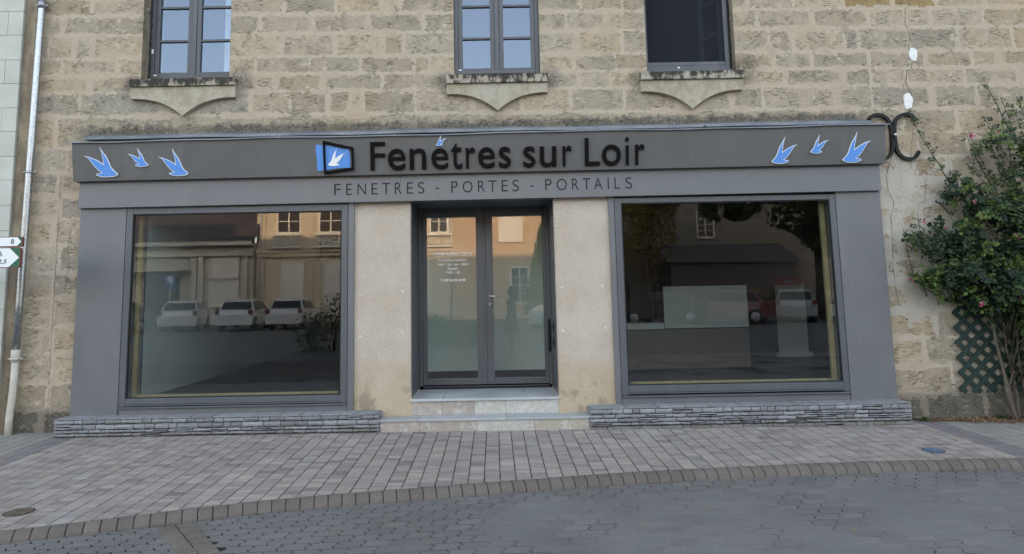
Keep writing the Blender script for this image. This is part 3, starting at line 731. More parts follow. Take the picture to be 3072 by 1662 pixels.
# third window: fly screen over an inward-opened leaf
q = MB(); x0, x1, y = 1.775, 2.738, .085
q.box(x0, x0+.032, y, y+.05, 4.0, 5.65, bev=.003); q.box(x1-.048, x1, y, y+.05, 4.0, 5.65, bev=.003); q.box(x0+.032, x1-.048, y+.002, y+.05, 4.0, 4.05, bev=.003); q.box(x0+.032, x1-.048, y+.008, y+.05, 4.052, 4.095, bev=.003)
q.box(x0, x1+.02, y-.02, y+.04, 3.965, 3.998, bev=.004)
w3 = child(q.build('window', 'upper_window_grey'), B); w3['label'] = 'opened window behind a dark fly screen'
g = MB(); g.add([(x0+.03, y+.03, 4.09), (x1-.045, y+.03, 4.09), (x1-.045, y+.03, 5.65), (x0+.03, y+.03, 5.65)], [(0, 1, 2, 3)]); so_ = g.build('fly_screen', 'fly_screen'); so_.parent = w3
q = MB()
for (a0, y0_) in ((2.66, .2),):
    # leaf swung inwards about the right jamb
    p0 = Vector((2.70, .17, 0)); dr = Vector((-.28, .96, 0)).normalized()
    for (s0, s1, za, zb) in ((0, .05, 4.1, 5.6), (.40, .45, 4.1, 5.6), (.05, .40, 4.1, 4.16), (.05, .40, 4.49, 4.515), (.05, .40, 4.9, 4.925)):
        A, Bv = p0+dr*s0, p0+dr*s1; n_ = Vector((dr.y, -dr.x, 0))*.02
        vs = [(P_.x, P_.y, z) for P_ in (A-n_, Bv-n_, Bv+n_, A+n_) for z in (za, zb)]
        q.add(vs, [(0, 2, 3, 1), (2, 4, 5, 3), (4, 6, 7, 5), (6, 0, 1, 7), (1, 3, 5, 7), (0, 6, 4, 2)])
so_ = q.build('sash', 'grey_frame'); so_.parent = w3
q = MB(); q.box(2.14, 2.165, y-.003, y-.0005, 4.017, 4.035, bev=.002); so_ = q.build('hinge_cap', 'sill_paint_white'); so_.parent = w3
q = MB(); vs = [(x, .11-.005, z) for x, z in ()]
rn = random.Random(19); vs = []; fs = []
for i in range(50):
    z = 4.0+.035*i; vs += [(2.736, .09, z), (2.752+rn.uniform(-.008, .01), .088, z)]
    if i: fs.append((2*i-2, 2*i-1, 2*i+1, 2*i))
q.add(vs, fs); so_ = q.build('sealant', 'sealant_black'); so_.parent = w3
# rooms behind the upper windows
q = MB()
for (a, b, c, d) in openings[:3]:
    z0, z1 = c-.1, d+.2; D0, D1 = .5, 3.5
    q.add([(a-.8, D0, z0), (b+.8, D0, z0), (b+.8, D1, z0), (a-.8, D1, z0), (a-.8, D0, z1), (b+.8, D0, z1), (b+.8, D1, z1), (a-.8, D1, z1)], [(0, 1, 2, 3), (7, 6, 5, 4), (0, 3, 7, 4), (1, 5, 6, 2), (3, 2, 6, 7)])
part(q, 'upper_room', 'dark_plaster', B)
# sills with moss and pointed aprons
for (x0, x1, zt, zb, tipx, tipz, zs) in ((-4.022, -2.85, 3.955, 3.872, -3.43, 3.535, 3.738), (-.492, .641, 3.935, 3.842, .079, 3.529, 3.727), (1.681, 2.823, 3.928, 3.841, 2.245, 3.504, 3.715)):
    q = MB()
    bm = bmesh.new(); bmesh.ops.create_cube(bm, size=1)
    for v in bm.verts: v.co = Vector((x0 if v.co.x < 0 else x1, -.095 if v.co.y < 0 else .2, zb if v.co.z < 0 else zt))
    bmesh.ops.subdivide_edges(bm, edges=[e for e in bm.edges if abs(e.verts[0].co.x-e.verts[1].co.x) > .1], cuts=40)
    for v in bm.verts:
        nz = noise.noise(v.co*14)*.006; v.co.z += nz if v.co.z > (zb+zt)/2 else nz*.25; v.co.y += noise.noise(v.co*11+Vector((5, 0, 0)))*.004
    q.bm(bm); part(q, 'window_sill', 'sill_stone', B)
    q = MB(); pl = [(x0+.004, zb), (x0+.004, zs)]
    def ogee(xe, sgn):
        out = []
        for k in range(1, 14):
            t = k/14; xx = xe+(tipx-xe)*t
            # flat shoulder, then sweeping down to the tip
            zz = zs-(zs-tipz)*(t**2.6*.72+.28*t**1.2*t) ; out.append((xx, zz))
        return out
    pl += ogee(x0+.004, 1); pl.append((tipx, tipz)); pl += ogee(x1-.004, -1)[::-1]; pl += [(x1-.004, zs), (x1-.004, zb)]
    q.prism(pl, -.062, .01); part(q, 'sill_apron', 'apron_stone', B)

# piers of sandy render between the shop windows
q = MB(); q.box(-1.53, -.895, -.02, .8, .0, 2.56, bev=.004); part(q, 'pier', 'sand_render', B)
q = MB(); q.box(.66, 1.28, -.02, .8, .0, 2.56, bev=.004); part(q, 'pier', 'sand_render', B)
q = MB(); rn = random.Random(31)
for (x, z) in ((-1.45, 1.52), (-.99, 1.55), (-1.45, 1.08), (-1.0, 1.11), (.73, 1.56), (1.17, 1.57), (.73, 1.10), (1.19, 1.12)):
    pts = [(x+.011*math.cos(2*math.pi*k/9)*rn.uniform(.6, 1.2), z+.011*math.sin(2*math.pi*k/9)*rn.uniform(.6, 1.2)) for k in range(9)]
    q = MB(); q.prism(pts, -.0235, -.0195); part(q, 'plugged_hole', 'filler_white', B)

# ------------------------------------------------------------------ shopfront
S = empty('shopfront', 'grey metal shopfront with two wide display windows and central double door', 'shopfront', (-.13, -.1, .3))
SK = .0036
def sbox(name, m_, *a, bev=.004, skew=0.0, parent=S):
    q = MB(); q.box(*a, bev=bev, skew=skew); return part(q, name, m_, parent)
sbox('side_panel', 'grey_cladding', -4.503, -4.002, -.062, .05, .30, 2.53)
sbox('side_panel', 'grey_cladding', 3.747, 4.235, -.062, .05, .28, 2.55)
# lower fascia
q = MB(); q.box(-4.502, -.9974, -.112, .05, 2.526, 2.818, bev=.003, skew=SK); q.box(-.997, 1.4226, -.112, .05, 2.526, 2.818, bev=.003, skew=SK); q.box(1.423, 4.228, -.112, .05, 2.526, 2.818, bev=.003, skew=SK)
lf = part(q, 'lower_fascia', 'grey_cladding', S)
q = MB(); q.box(-1.0, .79, -.05, .72, 2.54, 2.6); part(q, 'soffit', 'door_frame_grey', S)
# upper fascia: leans out at the top
q = MB(); YB, YT = -.18, -.243
for (a, b) in ((-4.530, -.9964), (-.996, 1.4276), (1.428, 4.262)):
    xl = a if a > -4 else -4.53; xr = b if b < 4 else 4.262
    tl = a if a > -4 else -4.545
    vs = []
    for x in (a, b):
        for (y, z) in ((YB, 2.812), (YT, 3.224), (.02, 3.26), (.02, 2.812)):
            vs.append((x, y, z+SK*x))
    q.add(vs, [(0, 4, 5, 1), (1, 5, 6, 2), (2, 6, 7, 3), (3, 7, 4, 0), (0, 1, 2, 3), (4, 7, 6, 5)])
uf = part(q, 'upper_fascia', 'grey_fascia', S)
q = MB()     # drip sheet and zinc upstand
def wav(x): return .004*math.sin(x*1.9)+.003*math.sin(x*5.3+1)
xs = [-4.565+8.862*i/80 for i in range(81)]; vs = []; fs = []
for i, x in enumerate(xs):
    z = SK*x+wav(x); vs += [(x, -.268, 3.224+z), (x, -.262, 3.232+z), (x, -.07, 3.262+z), (x, .0, 3.275+z)]
    if i:
        for k in range(3): fs.append((4*i-4+k, 4*i+k, 4*i+k+1, 4*i-3+k))
vs2 = []
q.add(vs, fs); q.add([(v[0], v[1], v[2]-.006) for v in vs], [f[::-1] for f in fs])
q.add([v for i in range(81) for v in (vs[4*i], (vs[4*i][0], vs[4*i][1], vs[4*i][2]-.006))], [(2*i, 2*i+2, 2*i+3, 2*i+1) for i in range(80)])
vs = []; fs = []; xs = [-4.50+8.72*i/80 for i in range(81)]
for i, x in enumerate(xs):
    z = SK*x*.6+wav(x+1)*.8; vs += [(x, -.075, 3.288+z), (x, -.078, 3.318+z), (x, -.03, 3.338+z), (x, .0, 3.352+z), (x, -.04, 3.288+z)]
    if i:
        fs += [(5*i-5+k, 5*i+k, 5*i+k+1, 5*i-4+k) for k in range(3)]+[(5*i-5+4, 5*i+4, 5*i, 5*i-5)]
fs += [(0, 1, 2, 3, 4), (404, 403, 402, 401, 400)]
q.add(vs, fs)
for xj in (-.05, 2.02): q.box(xj-.006, xj+.006, -.084, -.02, 3.29+SK*xj, 3.345+SK*xj)
part(q, 'flashing', 'zinc_flashing', S)
sbox('seam', 'sealant_black', 2.30, 2.312, -.271, -.05, 3.235+.008, 3.262, bev=0)

def display(x0, x1, gx0, gx1, gz0, gz1, ztop, zrail, zsill, strip, label):
    q = MB(); y0 = -.058
    # fixed outer frame: four butted members
    q.box(x0, gx0, y0, .06, zsill+.02, ztop, bev=.004); q.box(gx1, x1, y0, .06, zsill+.02, ztop, bev=.004)
    q.box(gx0, gx1, y0+.002, .06, gz1, ztop, bev=.004); q.box(gx0, gx1, y0+.004, .06, zrail, gz0, bev=.004)
    o = child(q.build('display_window', 'grey_frame'), S); o['label'] = label
    s2 = MB(); s2.box(x0-.0, x1+.0, y0-.022, .05, zsill, zsill+.017, bev=.004); s2.box(gx0-.012, gx1+.012, y0-.004, .04, zrail-.014, zrail-.002)
    so_ = s2.build('sill', 'grey_frame'); so_.parent = o
    s2 = MB(); s2.box(gx0, gx0+.012, y0+.012, y0+.03, gz0, gz1); s2.box(gx1-.012, gx1, y0+.012, y0+.03, gz0, gz1); s2.box(gx0+.012, gx1-.012, y0+.012, y0+.03, gz1-.012, gz1); s2.box(gx0+.012, gx1-.012, y0+.012, y0+.03, gz0, gz0+.008)
    so_ = s2.build('gasket', 'sealant_black'); so_.parent = o
    g = MB(); n = 1; g.add([(gx0-.004, -.03, gz0-.004), (gx1+.004, -.03, gz0-.004), (gx1+.004, -.03, gz1+.004), (gx0-.004, -.03, gz1+.004)], [(0, 1, 2, 3)])
    so_ = g.build('glass', 'shop_glass'); so_.parent = o
    li = MB()
    if gx0 < 0: li.box(gx0+.0, gx0+.045, .07, .11, gz0, gz1)
    else: li.box(gx1-.05, gx1, .07, .11, gz0, gz1)
    li.box(gx0+.05, gx1-.05, .075, .12, gz0, gz0+.022)
    so_ = li.build('lining', 'timber_lining'); so_.parent = o
    return o
dl = display(-3.998, -1.582, -3.930, -1.650, .474, 2.440, 2.512, .412, .372, None, 'left display window reflecting a row of buildings and cars')
dr_ = display(1.330, 3.742, 1.402, 3.680, .512, 2.462, 2.52, .44, .392, None, 'right display window with a counter behind')
sbox('pilaster', 'grey_cladding', -1.578, -1.513, -.055, .05, .28, 2.53); sbox('pilaster', 'grey_cladding', 1.265, 1.326, -.055, .05, .28, 2.535)
sbox('stall_riser', 'grey_cladding', -3.998, -1.580, -.05, .05, .28, .371); sbox('stall_riser', 'grey_cladding', 1.328, 3.745, -.05, .05, .28, .391)
for (a, b) in ((-4.0, -3.999), (3.743, 3.746)): pass
for (a, b) in ((-4.0045, -3.9985), (3.742, 3.747)): q = MB(); q.box(a, b, -.045, -.02, .3, 2.5); part(q, 'shadow_gap', 'sealant_black', S)

# door
D = child(MB().build('door_frame', 'door_frame_grey'), S) if False else None
q = MB(); y = .745
q.box(-.893, -.852, y-.02, y+.06, .445, 2.565, bev=.004); q.box(.628, .662, y-.02, y+.06, .445, 2.565, bev=.004); q.box(-.852, .628, y-.018, y+.06, 2.528, 2.565, bev=.004)
q.box(-.900, -.893, -.03, y-.02, .43, 2.54); q.box(.6595, .6625, -.03, y-.02, .43, 2.54)   # side linings
q.box(-.852, .628, y+.01, y+.05, .418, .44)
df_ = part(q, 'door_frame', 'door_frame_grey', S)
def leaf(a, b, ga, gb, nm, lab):
    q = MB(); z0, z1, gz0, gz1 = .455, 2.525, .527, 2.469
    q.box(a, ga, y, y+.055, z0, z1, bev=.004); q.box(gb, b, y, y+.055, z0, z1, bev=.004)
    q.box(ga, gb, y+.002, y+.055, gz1, z1, bev=.004); q.box(ga, gb, y+.002, y+.055, z0, gz0, bev=.004)
    q.box(ga-.008, ga, y-.004, y, gz0-.008, gz1+.008); q.box(gb, gb+.008, y-.004, y, gz0-.008, gz1+.008)
    o = child(q.build('door_leaf', 'door_frame_grey'), S); o['label'] = lab
    g = MB(); g.add([(ga-.003, y+.022, gz0-.003), (gb+.003, y+.022, gz0-.003), (gb+.003, y+.022, gz1+.003), (ga-.003, y+.022, gz1+.003)], [(0, 1, 2, 3)])
    so_ = g.build('glass', 'door_glass'); so_.parent = o
    return o
dlf = leaf(-.850, -.105, -.803, -.209, 'l', 'left door leaf with white opening hours on its glass')
drf = leaf(-.097, .627, -.010, .585, 'r', 'right door leaf with lever handle')
q = MB(); q.box(-.125, -.098, y-.012, y+.01, .46, 2.52, bev=.003); so_ = q.build('astragal', 'door_frame_grey'); so_.parent = dlf
q = MB()
def disc(mb, x, z, y0, y1, r, seg=20): mb.tube([(x, y0, z), (x, y1, z)], r, seg)
disc(q, -.053, 1.478, y-.012, y, .026); q.tube([(-.053, y-.012, 1.478), (-.053, y-.045, 1.478), (-.045, y-.055, 1.478), (.062, y-.055, 1.479)], .0095, 10)
so_ = q.build('handle', 'steel_bright'); so_.parent = drf
q = MB(); disc(q, -.052, 1.379, y-.010, y, .027); disc(q, -.052, 1.383, y-.0125, y-.0095, .007, 12); so_ = q.build('keyhole_plate', 'steel_bright'); so_.parent = drf
q = MB(); disc(q, -.052, 1.386, y-.0135, y-.012, .0055, 10); q.box(-.0555, -.0485, y-.0135, y-.012, 1.369, 1.385); so_ = q.build('keyhole', 'sealant_black'); so_.parent = drf
# grab rail on the right reveal
q = MB(); q.tube([(.61, .30, 1.215), (.61, .30, 1.19), (.612, .30, .875), (.612, .30, .855)], [.013, .016, .016, .013], 12)
for z in (1.125, .955): q.tube([(.612, .30, z), (.64, .302, z+.003), (.662, .305, z+.003)], .007, 8); q.box(.650, .6605, .285, .325, z-.05, z+.05, bev=.003)
part(q, 'grab_handle', 'iron_black', S)
# opening hours on the left leaf
def fitrow(mb, body, xc, wdt, zb, bold, yv):
    vs, fs = text_mesh(body, bold, .001); xs_ = [v.x for v in vs]; a, b = min(xs_), max(xs_); s_ = wdt/(b-a)
    mb.add([(xc+(v.x-(a+b)/2)*s_, yv-v.z, zb+v.y*s_) for v in vs], fs)
yv = y+.017
def hours(*a):
    q = MB(); fitrow(q, *a); so_ = q.build('text_line', 'white_paint'); so_.parent = dlf; return q
hours('Horaires d\u2019ouvertures', -.492, .452, 1.985, .045, yv); q = MB(); q.box(-.715, -.268, yv-.0005, yv+.0005, 1.966, 1.9705); so_ = q.build('underline', 'white_paint'); so_.parent = dlf
hours('Du Lundi au Vendredi :', -.490, .350, 1.905, .024, yv); hours('9h00 - 12h / 14h - 18h30', -.490, .368, 1.852, .024, yv)
hours('Samedi :', -.488, .129, 1.803, .024, yv); hours('9h00 - 12h', -.488, .163, 1.757, .024, yv); hours('T\u00e9l. 07 66 52 24 00', -.494, .304, 1.664, .045, yv)

# ------------------------------------------------------------------ lettering
TI = (YB-YT)/(3.224-2.812)
def fy(z): return YB-(z-2.812)*TI
LT = empty('shop_name', 'black raised lettering reading Fenetres sur Loir on the upper fascia', 'lettering', (.17, -.2, 2.85))
LL = [('F', -1.308, -1.150, 2.852, 3.151), ('e', -1.119, -.932, 2.849, 3.076), ('n', -.885, -.708, 2.853, 3.074), ('e', -.651, -.469, 2.850, 3.072), ('t', -.439, -.32, 2.849, 3.128), ('r', -.278, -.177, 2.854, 3.075), ('e', -.147, .033, 2.851, 3.074), ('s', .076, .205, 2.851, 3.075), ('s', .34, .471, 2.851, 3.075), ('u', .518, .697, 2.852, 3.071), ('r', .765, .863, 2.856, 3.075), ('L', 1.004, 1.166, 2.858, 3.152), ('o', 1.19, 1.393, 2.853, 3.078), ('i', 1.444, 1.481, 2.859, 3.155), ('r', 1.549, 1.65, 2.858, 3.076)]
for ch, a, b, c, d in LL:
    q = MB()
    vs, fs = text_mesh(ch, .006 if ch not in 'Fi' else .0, .02, 0, 8); xs_ = [v.x for v in vs]; ys_ = [v.y for v in vs]; ax, bx, ay, by = min(xs_), max(xs_), min(ys_), max(ys_)
    out = []
    for v in vs:
        z = c+(v.y-ay)/(by-ay)*(d-c); x = a+(v.x-ax)/(bx-ax)*(b-a); out.append((x, fy(z)-.018-v.z, z))
    q.add(out, fs)
    part(q, 'letter', 'black_paint', LT)
TG = empty('trade_lettering', 'thin dark lettering FENETRES - PORTES - PORTAILS on the lower fascia', 'lettering', (-.1, -.12, 2.6))
xsm = [-1.721, -1.651, -1.591, -1.529, -1.467, -1.374, -1.316, -1.246, -1.2, -1.112, -1.061, -.986, -.929, -.863, -.809, -.739, -.62, -.577, -.447, -.376, -.323, -.215, -.156, -.079, -.041, .048, .102, .168, .219, .289, .411, .454, .577, .647, .701, .812, .868, .94, .983, 1.071, 1.107, 1.198, 1.257, 1.269, 1.331, 1.388, 1.45, 1.522]
chars = 'FENETRES-PORTES-PORTAILS'
for k, ch in enumerate(chars):
    a, b = xsm[2*k], xsm[2*k+1]; zb = 2.600+.0045*(a+1.7); q = MB()
    if ch == '-': q.box(a, b, -.1145, -.1125, zb+.045, zb+.056)
    else: put_text(q, ch, a, b, zb-(.002 if ch in 'OS' else 0), zb+.124, -.1145, .002, -.008)
    part(q, 'letter', 'black_vinyl', TG)

# ------------------------------------------------------------------ birds and logo
BIRD = [(-4.224, 3.151), (-4.187, 3.09), (-4.155, 3.045), (-4.128, 2.985), (-4.111, 2.94), (-4.085, 2.904), (-4.062, 2.884), (-4.046, 2.872), (-4.042, 2.861), (-4.057, 2.847), (-4.091, 2.838), (-4.15, 2.834), (-4.205, 2.836), (-4.235, 2.845), (-4.266, 2.857), (-4.263, 2.868), (-4.2, 2.877), (-4.224, 2.892), (-4.246, 2.91), (-4.282, 2.948), (-4.314, 2.992), (-4.345, 3.035), (-4.393, 3.061), (-4.336, 3.046), (-4.256, 3.012), (-4.182, 2.966), (-4.193, 3.045), (-4.206, 3.1)]
bx0, bx1, bz0, bz1 = -4.393, -4.042, 2.834, 3.151
def inset(poly, d):
    n = len(poly); out = []; area = sum(poly[i][0]*poly[(i+1) % n][1]-poly[(i+1) % n][0]*poly[i][1] for i in range(n)); s_ = 1 if area > 0 else -1
    for i in range(n):
        p0, p1, p2 = Vector(poly[i-1]), Vector(poly[i]), Vector(poly[(i+1) % n]); d1 = (p1-p0).normalized(); d2 = (p2-p1).normalized()
        n1 = Vector((-d1.y, d1.x))*s_; n2 = Vector((-d2.y, d2.x))*s_; b_ = (n1+n2); L = b_.length
        b_ = b_/L if L > 1e-5 else n1; c_ = max(.42, b_.dot(n1)); out.append(tuple(p1+b_*(d/c_)))
    return out
def bird(x0, x1, z0, z1, flip, lab, rimw, grp='bird cut-outs on the fascia', par=None, plain=None, yoff=.0):
    pts = []
    for (x, z) in BIRD:
        u = (x-bx0)/(bx1-bx0); v = (z-bz0)/(bz1-bz0)
        if flip: u = 1-u
        pts.append((x0+u*(x1-x0), z0+v*(z1-z0)))
    yf = fy((z0+z1)/2)
    def tilted(mb, poly, ya, yb):
        mb.prism(poly, ya, yb); mb.v = [(v[0], v[1]+fy(v[2])-yf, v[2]) for v in mb.v]
    if plain:
        q = MB(); tilted(q, pts, yf-.022-yoff, yf-.016-yoff); return part(q, 'bird_shape', plain, par)
    E_ = empty('bird_emblem', lab, 'emblem', ((x0+x1)/2, yf, z0), grp)
    q = MB(); tilted(q, inset(pts, -rimw*.45), yf-.020, yf-.006); part(q, 'outline', 'white_paint', E_)
    q = MB(); tilted(q, inset(pts, rimw*.4), yf-.0225, yf-.0201); part(q, 'body', 'sky_blue_paint', E_)
    return E_
bird(-4.393, -4.042, 2.834, 3.151, False, 'largest blue bird at the left end of the fascia', .007)
bird(-3.922, -3.707, 2.937, 3.130, False, 'small blue bird between two larger ones at left', .006)
bird(-3.593, -3.283, 2.833, 3.116, False, 'middle-sized blue bird, third from the left end', .007)
bird(3.024, 3.295, 2.842, 3.119, True, 'blue bird nearest the name on the right side', .007)
bird(3.441, 3.629, 2.943, 3.135, True, 'small blue bird between two larger ones at right', .006)
bird(3.789, 4.091, 2.840, 3.157, True, 'largest blue bird at the right end of the fascia', .007)
bird(-.598, -.489, 3.100, 3.207, True, 'tiny blue bird above the fourth letter of the shop name', .005)
LG = empty('shop_logo', 'blue wavy square with white bird inside a black open window outline', 'logo', (-1.7, -.2, 2.85))
q = MB(); blue = [(-1.895, 3.138), (-1.80, 3.130), (-1.718, 3.115), (-1.62, 3.092), (-1.54, 3.083), (-1.530, 3.03), (-1.528, 2.96), (-1.532, 2.886), (-1.62, 2.884), (-1.708, 2.878), (-1.80, 2.862), (-1.884, 2.856), (-1.886, 2.93), (-1.890, 3.0), (-1.897, 3.07)]
q.prism(blue, fy(3.0)-.012, fy(3.0)-.004); q.v = [(v[0], v[1]+fy(v[2])-fy(3.0), v[2]) for v in q.v]; part(q, 'blue_panel', 'sky_blue_paint', LG)
bird(-1.767, -1.575, 2.905, 3.095, True, None, 0, par=LG, plain='white_paint', yoff=-.004)
oo = [(-1.817, 3.175), (-1.488, 3.098), (-1.486, 2.859), (-1.809, 2.816)]; ii = [(-1.794, 3.143), (-1.509, 3.076), (-1.507, 2.882), (-1.789, 2.847)]
q = MB(); vs = []
for yy in (.036, .018):
    for (x, z) in oo+ii: vs.append((x, fy(z)-yy, z))
fs = []
for k in range(4):
    k2 = (k+1) % 4; fs += [(k, k2, 4+k2, 4+k), (8+k, 12+k, 12+k2, 8+k2), (k, 8+k, 8+k2, k2), (4+k, 4+k2, 12+k2, 12+k)]
q.add(vs, fs); part(q, 'window_outline', 'black_paint', LG)

# ------------------------------------------------------------------ steps and stone plinths
ST = empty('entrance_steps', 'two pale stone steps rising to the shop door', 'steps', (-.12, -.1, .1))
def riser(name, xs_, y0, y1, z0, z1, tints_):
    q = MB()
    for k in range(len(xs_)-1): q.box(xs_[k]+.0012, xs_[k+1]-.0012, y0, y1, z0, z1, bev=.0015, tint=tints_[k])
    return part(q, name, 'travertine', ST)
TA, TB, TC, TD = (.385, .345, .315), (.37, .33, .295), (.455, .44, .41), (.41, .37, .32)
r1 = riser('riser', [-1.200, -.795, -.205, .385, .955], -.232, -.0, .03, .218, (TA, TB, TC, TD))
r2 = riser('riser', [-.903, -.575, -.235, .10, .66], -.018, .70, .243, .386, (TA, TB, TC, (.47, .46, .43)))
G1, G2 = (.44, .47, .49), (.40, .43, .455)
q = MB()
for (a, b, t) in ((-1.204, -.80, (.33, .355, .37)), (-.80, .095, G2), (.095, .958, (.34, .37, .40))): q.box(a+.001, b-.001, -.248, .01, .218, .242, bev=.003, tint=t)
part(q, 'tread', 'tread_stone', ST)
q = MB()
for (a, b, t) in ((-.908, -.57, G1), (-.57, .33, G2), (.33, .665, G1)): q.box(a+.001, b-.001, -.042, .72, .386, .412, bev=.003, tint=t)
part(q, 'tread', 'tread_stone', ST)
sbox('threshold', 'sealant_black', -.85, .63, .735, .76, .412, .43, bev=0)

def plinth(x0, x1, zt, label, sd_):
    rn = random.Random(sd_); E_ = empty('stone_plinth', label, 'plinth', ((x0+x1)/2, -.2, .1), 'grey ledge-stone plinths under the shop windows')
    yb, yf = -.05, -.262; q = MB(); q.box(x0+.012, x1-.012, yf+.014, yb+.055, .02, zt-.012); part(q, 'core', 'mortar_dark', E_)
    q = MB()
    zb0 = .085; nr = 5; hs_ = [rn.uniform(.7, 1.3) for _ in range(nr)]; s_ = sum(hs_); z = zb0
    def block(ax, bx, ay, by, az, bz, face):
        # irregular cleft block
        nseg = max(1, int((bx-ax if face == 'f' else by-ay)/.035)); k = rn.uniform(.72, 1.22); t = (.26*k, .27*k, .287*k)
        vs = []; fs = []; pr = rn.uniform(0, .008)
        zlo, zhi = az+.0034, bz-.0034
        for i in range(nseg+1):
            u = i/nseg; jb = rn.uniform(-.0035, .0035); jt = rn.uniform(-.0035, .0035)
            en = .004 if i in (0, nseg) else 0
            a_ = (ax+.0036)+(bx-ax-.0072)*u if face == 'f' else (ay+.0015)+(by-ay-.003)*u
            prof = [(0.016, zlo+jb+.000), (-.001+en, zlo+jb+.003), (-.006-pr+en*1.5, zlo+(zhi-zlo)*.45+jb), (-.004-pr+en*1.5, zhi+jt-.004), (.004, zhi+jt), (.016, zhi+jt)]
            for (d, zz) in prof:
                if face == 'f': vs.append((a_, yf+d, zz))
                elif face == 'l': vs.append((x0+d, a_, zz))
                else: vs.append((x1-d, a_, zz))
        n = 6
        for i in range(nseg):
            for r_ in range(n-1): fs.append((i*n+r_, (i+1)*n+r_, (i+1)*n+r_+1, i*n+r_+1))
        fs += [tuple(range(n)), tuple(nseg*n+r_ for r_ in range(n-1, -1, -1))]
        q.add(vs, fs, 0, t)
    for r_ in range(nr):
        h = hs_[r_]/s_*(zt-.014-zb0); x = x0
        while x < x1-.01:
            L = min(rn.uniform(.07, .22), x1-x); L = L if x1-x-L > .05 else x1-x
            if L > .15 and rn.random() < .28 and h > .018: block(x, x+L, 0, 0, z, z+h*.5, 'f'); block(x, x+L, 0, 0, z+h*.5, z+h, 'f')
            else: block(x, x+L, 0, 0, z, z+h, 'f')
            x += L
        for side in ('l', 'r'):
            yy = yf
            while yy < yb-.01:
                L = min(rn.uniform(.07, .14), yb+.05-yy); block(0, 0, yy, yy+L, z, z+h, side); yy += L
        z += h
    # capping slabs, slightly rounded; they lap the foot of the cladding
    x = x0
    while x < x1-.01:
        L = min(rn.uniform(.18, .42), x1-x); L = L if x1-x-L > .10 else x1-x
        k = rn.uniform(.92, 1.12); hh = rn.uniform(-.003, .003)
        bm = bmesh.new(); bmesh.ops.create_cube(bm, size=1)
        for v in bm.verts: v.co = Vector((x+.003 if v.co.x < 0 else x+L-.003, yf-.008 if v.co.y < 0 else (-.058 if x+L < x1+1 else 0), zt-.014 if v.co.z < 0 else zt+hh))
        bmesh.ops.bevel(bm, geom=bm.edges[:], offset=.004, segments=2, affect='EDGES')
        for v in bm.verts: v.co += Vector((0, noise.noise(v.co*30)*.005, noise.noise(v.co*25+Vector((9, 0, 0)))*.004))
        q.bm(bm, 0, (.245*k, .257*k, .275*k)); x += L
    part(q, 'stone_facing', 'ledge_stone', E_)
    return E_
plinth(-4.535, -1.208, .312, 'grey ledge-stone plinth under the left display window', 41)
plinth(.960, 4.25, .324, 'grey ledge-stone plinth under the right display window', 42)

# ------------------------------------------------------------------ neighbour house, downpipe, road signs
NBH = empty('neighbour_house', 'pale smooth ashlar house cut off by the left edge of the photo', 'building', (-7, 0, 0))
q = MB(); rn = random.Random(61); z = -.1; rz = .275; r_ = 0
zr = [-.2, .09, .36, .63, .90, 1.17, 1.44, 1.72, 2.0, 2.29, 2.57, 2.85, 3.115, 3.395, 3.665, 3.945, 4.22, 4.51, 4.79]
while zr[-1] < 9.5: zr.append(zr[-1]+.28)
for i in range(len(zr)-1):
    x = -5.283
    first = True
    while x > -12:
        L = (.17 if i % 2 else .45) if first else rn.uniform(.42, .6); first = False
        k = rn.uniform(.95, 1.05); q.box(x-L+.002, x-.002, -.045, .1, zr[i]+.002, zr[i+1]-.002, bev=.002, tint=(.50*k, .52*k, .48*k)); x -= L
part(q, 'wall', 'pale_ashlar', NBH)
q = MB(); q.box(-12, -5.288, -.038, 9, -.2, 9.5); part(q, 'wall_core', 'brown_render', NBH)
q = MB(); q.add([(-12.2, -.4, 9.5), (-5.29, -.4, 9.5), (-5.29, 4.5, 11.8), (-12.2, 4.5, 11.8), (-5.29, 9.2, 9.5), (-12.2, 9.2, 9.5)], [(0, 1, 2, 3), (3, 2, 4, 5), (0, 3, 5), (1, 4, 2), (0, 5, 4, 1)]); part(q, 'roof', 'slate_roof', NBH)
q = MB(); q.box(-5.62, -5.285, -.14, -.04, .0, .90, bev=.012); part(q, 'base_block', 'brown_render', NBH)
# unseen blocks continuing the terrace both ways, raised to shade the buildings opposite
q = MB(); q.box(9.02, 30, .1, 9, -.1, 15.0); o_ = q.build('terrace_shade_block', 'opp_pale'); tag(o_, 'unseen plain block beyond the right end of the stone house, raised to shade the houses opposite', 'building')
q = MB(); q.box(-34, -12.05, .1, 9, -.1, 12.0); o_ = q.build('terrace_shade_block', 'opp_pale'); tag(o_, 'unseen plain block beyond the pale ashlar neighbour, raised to shade the buildings opposite', 'building')

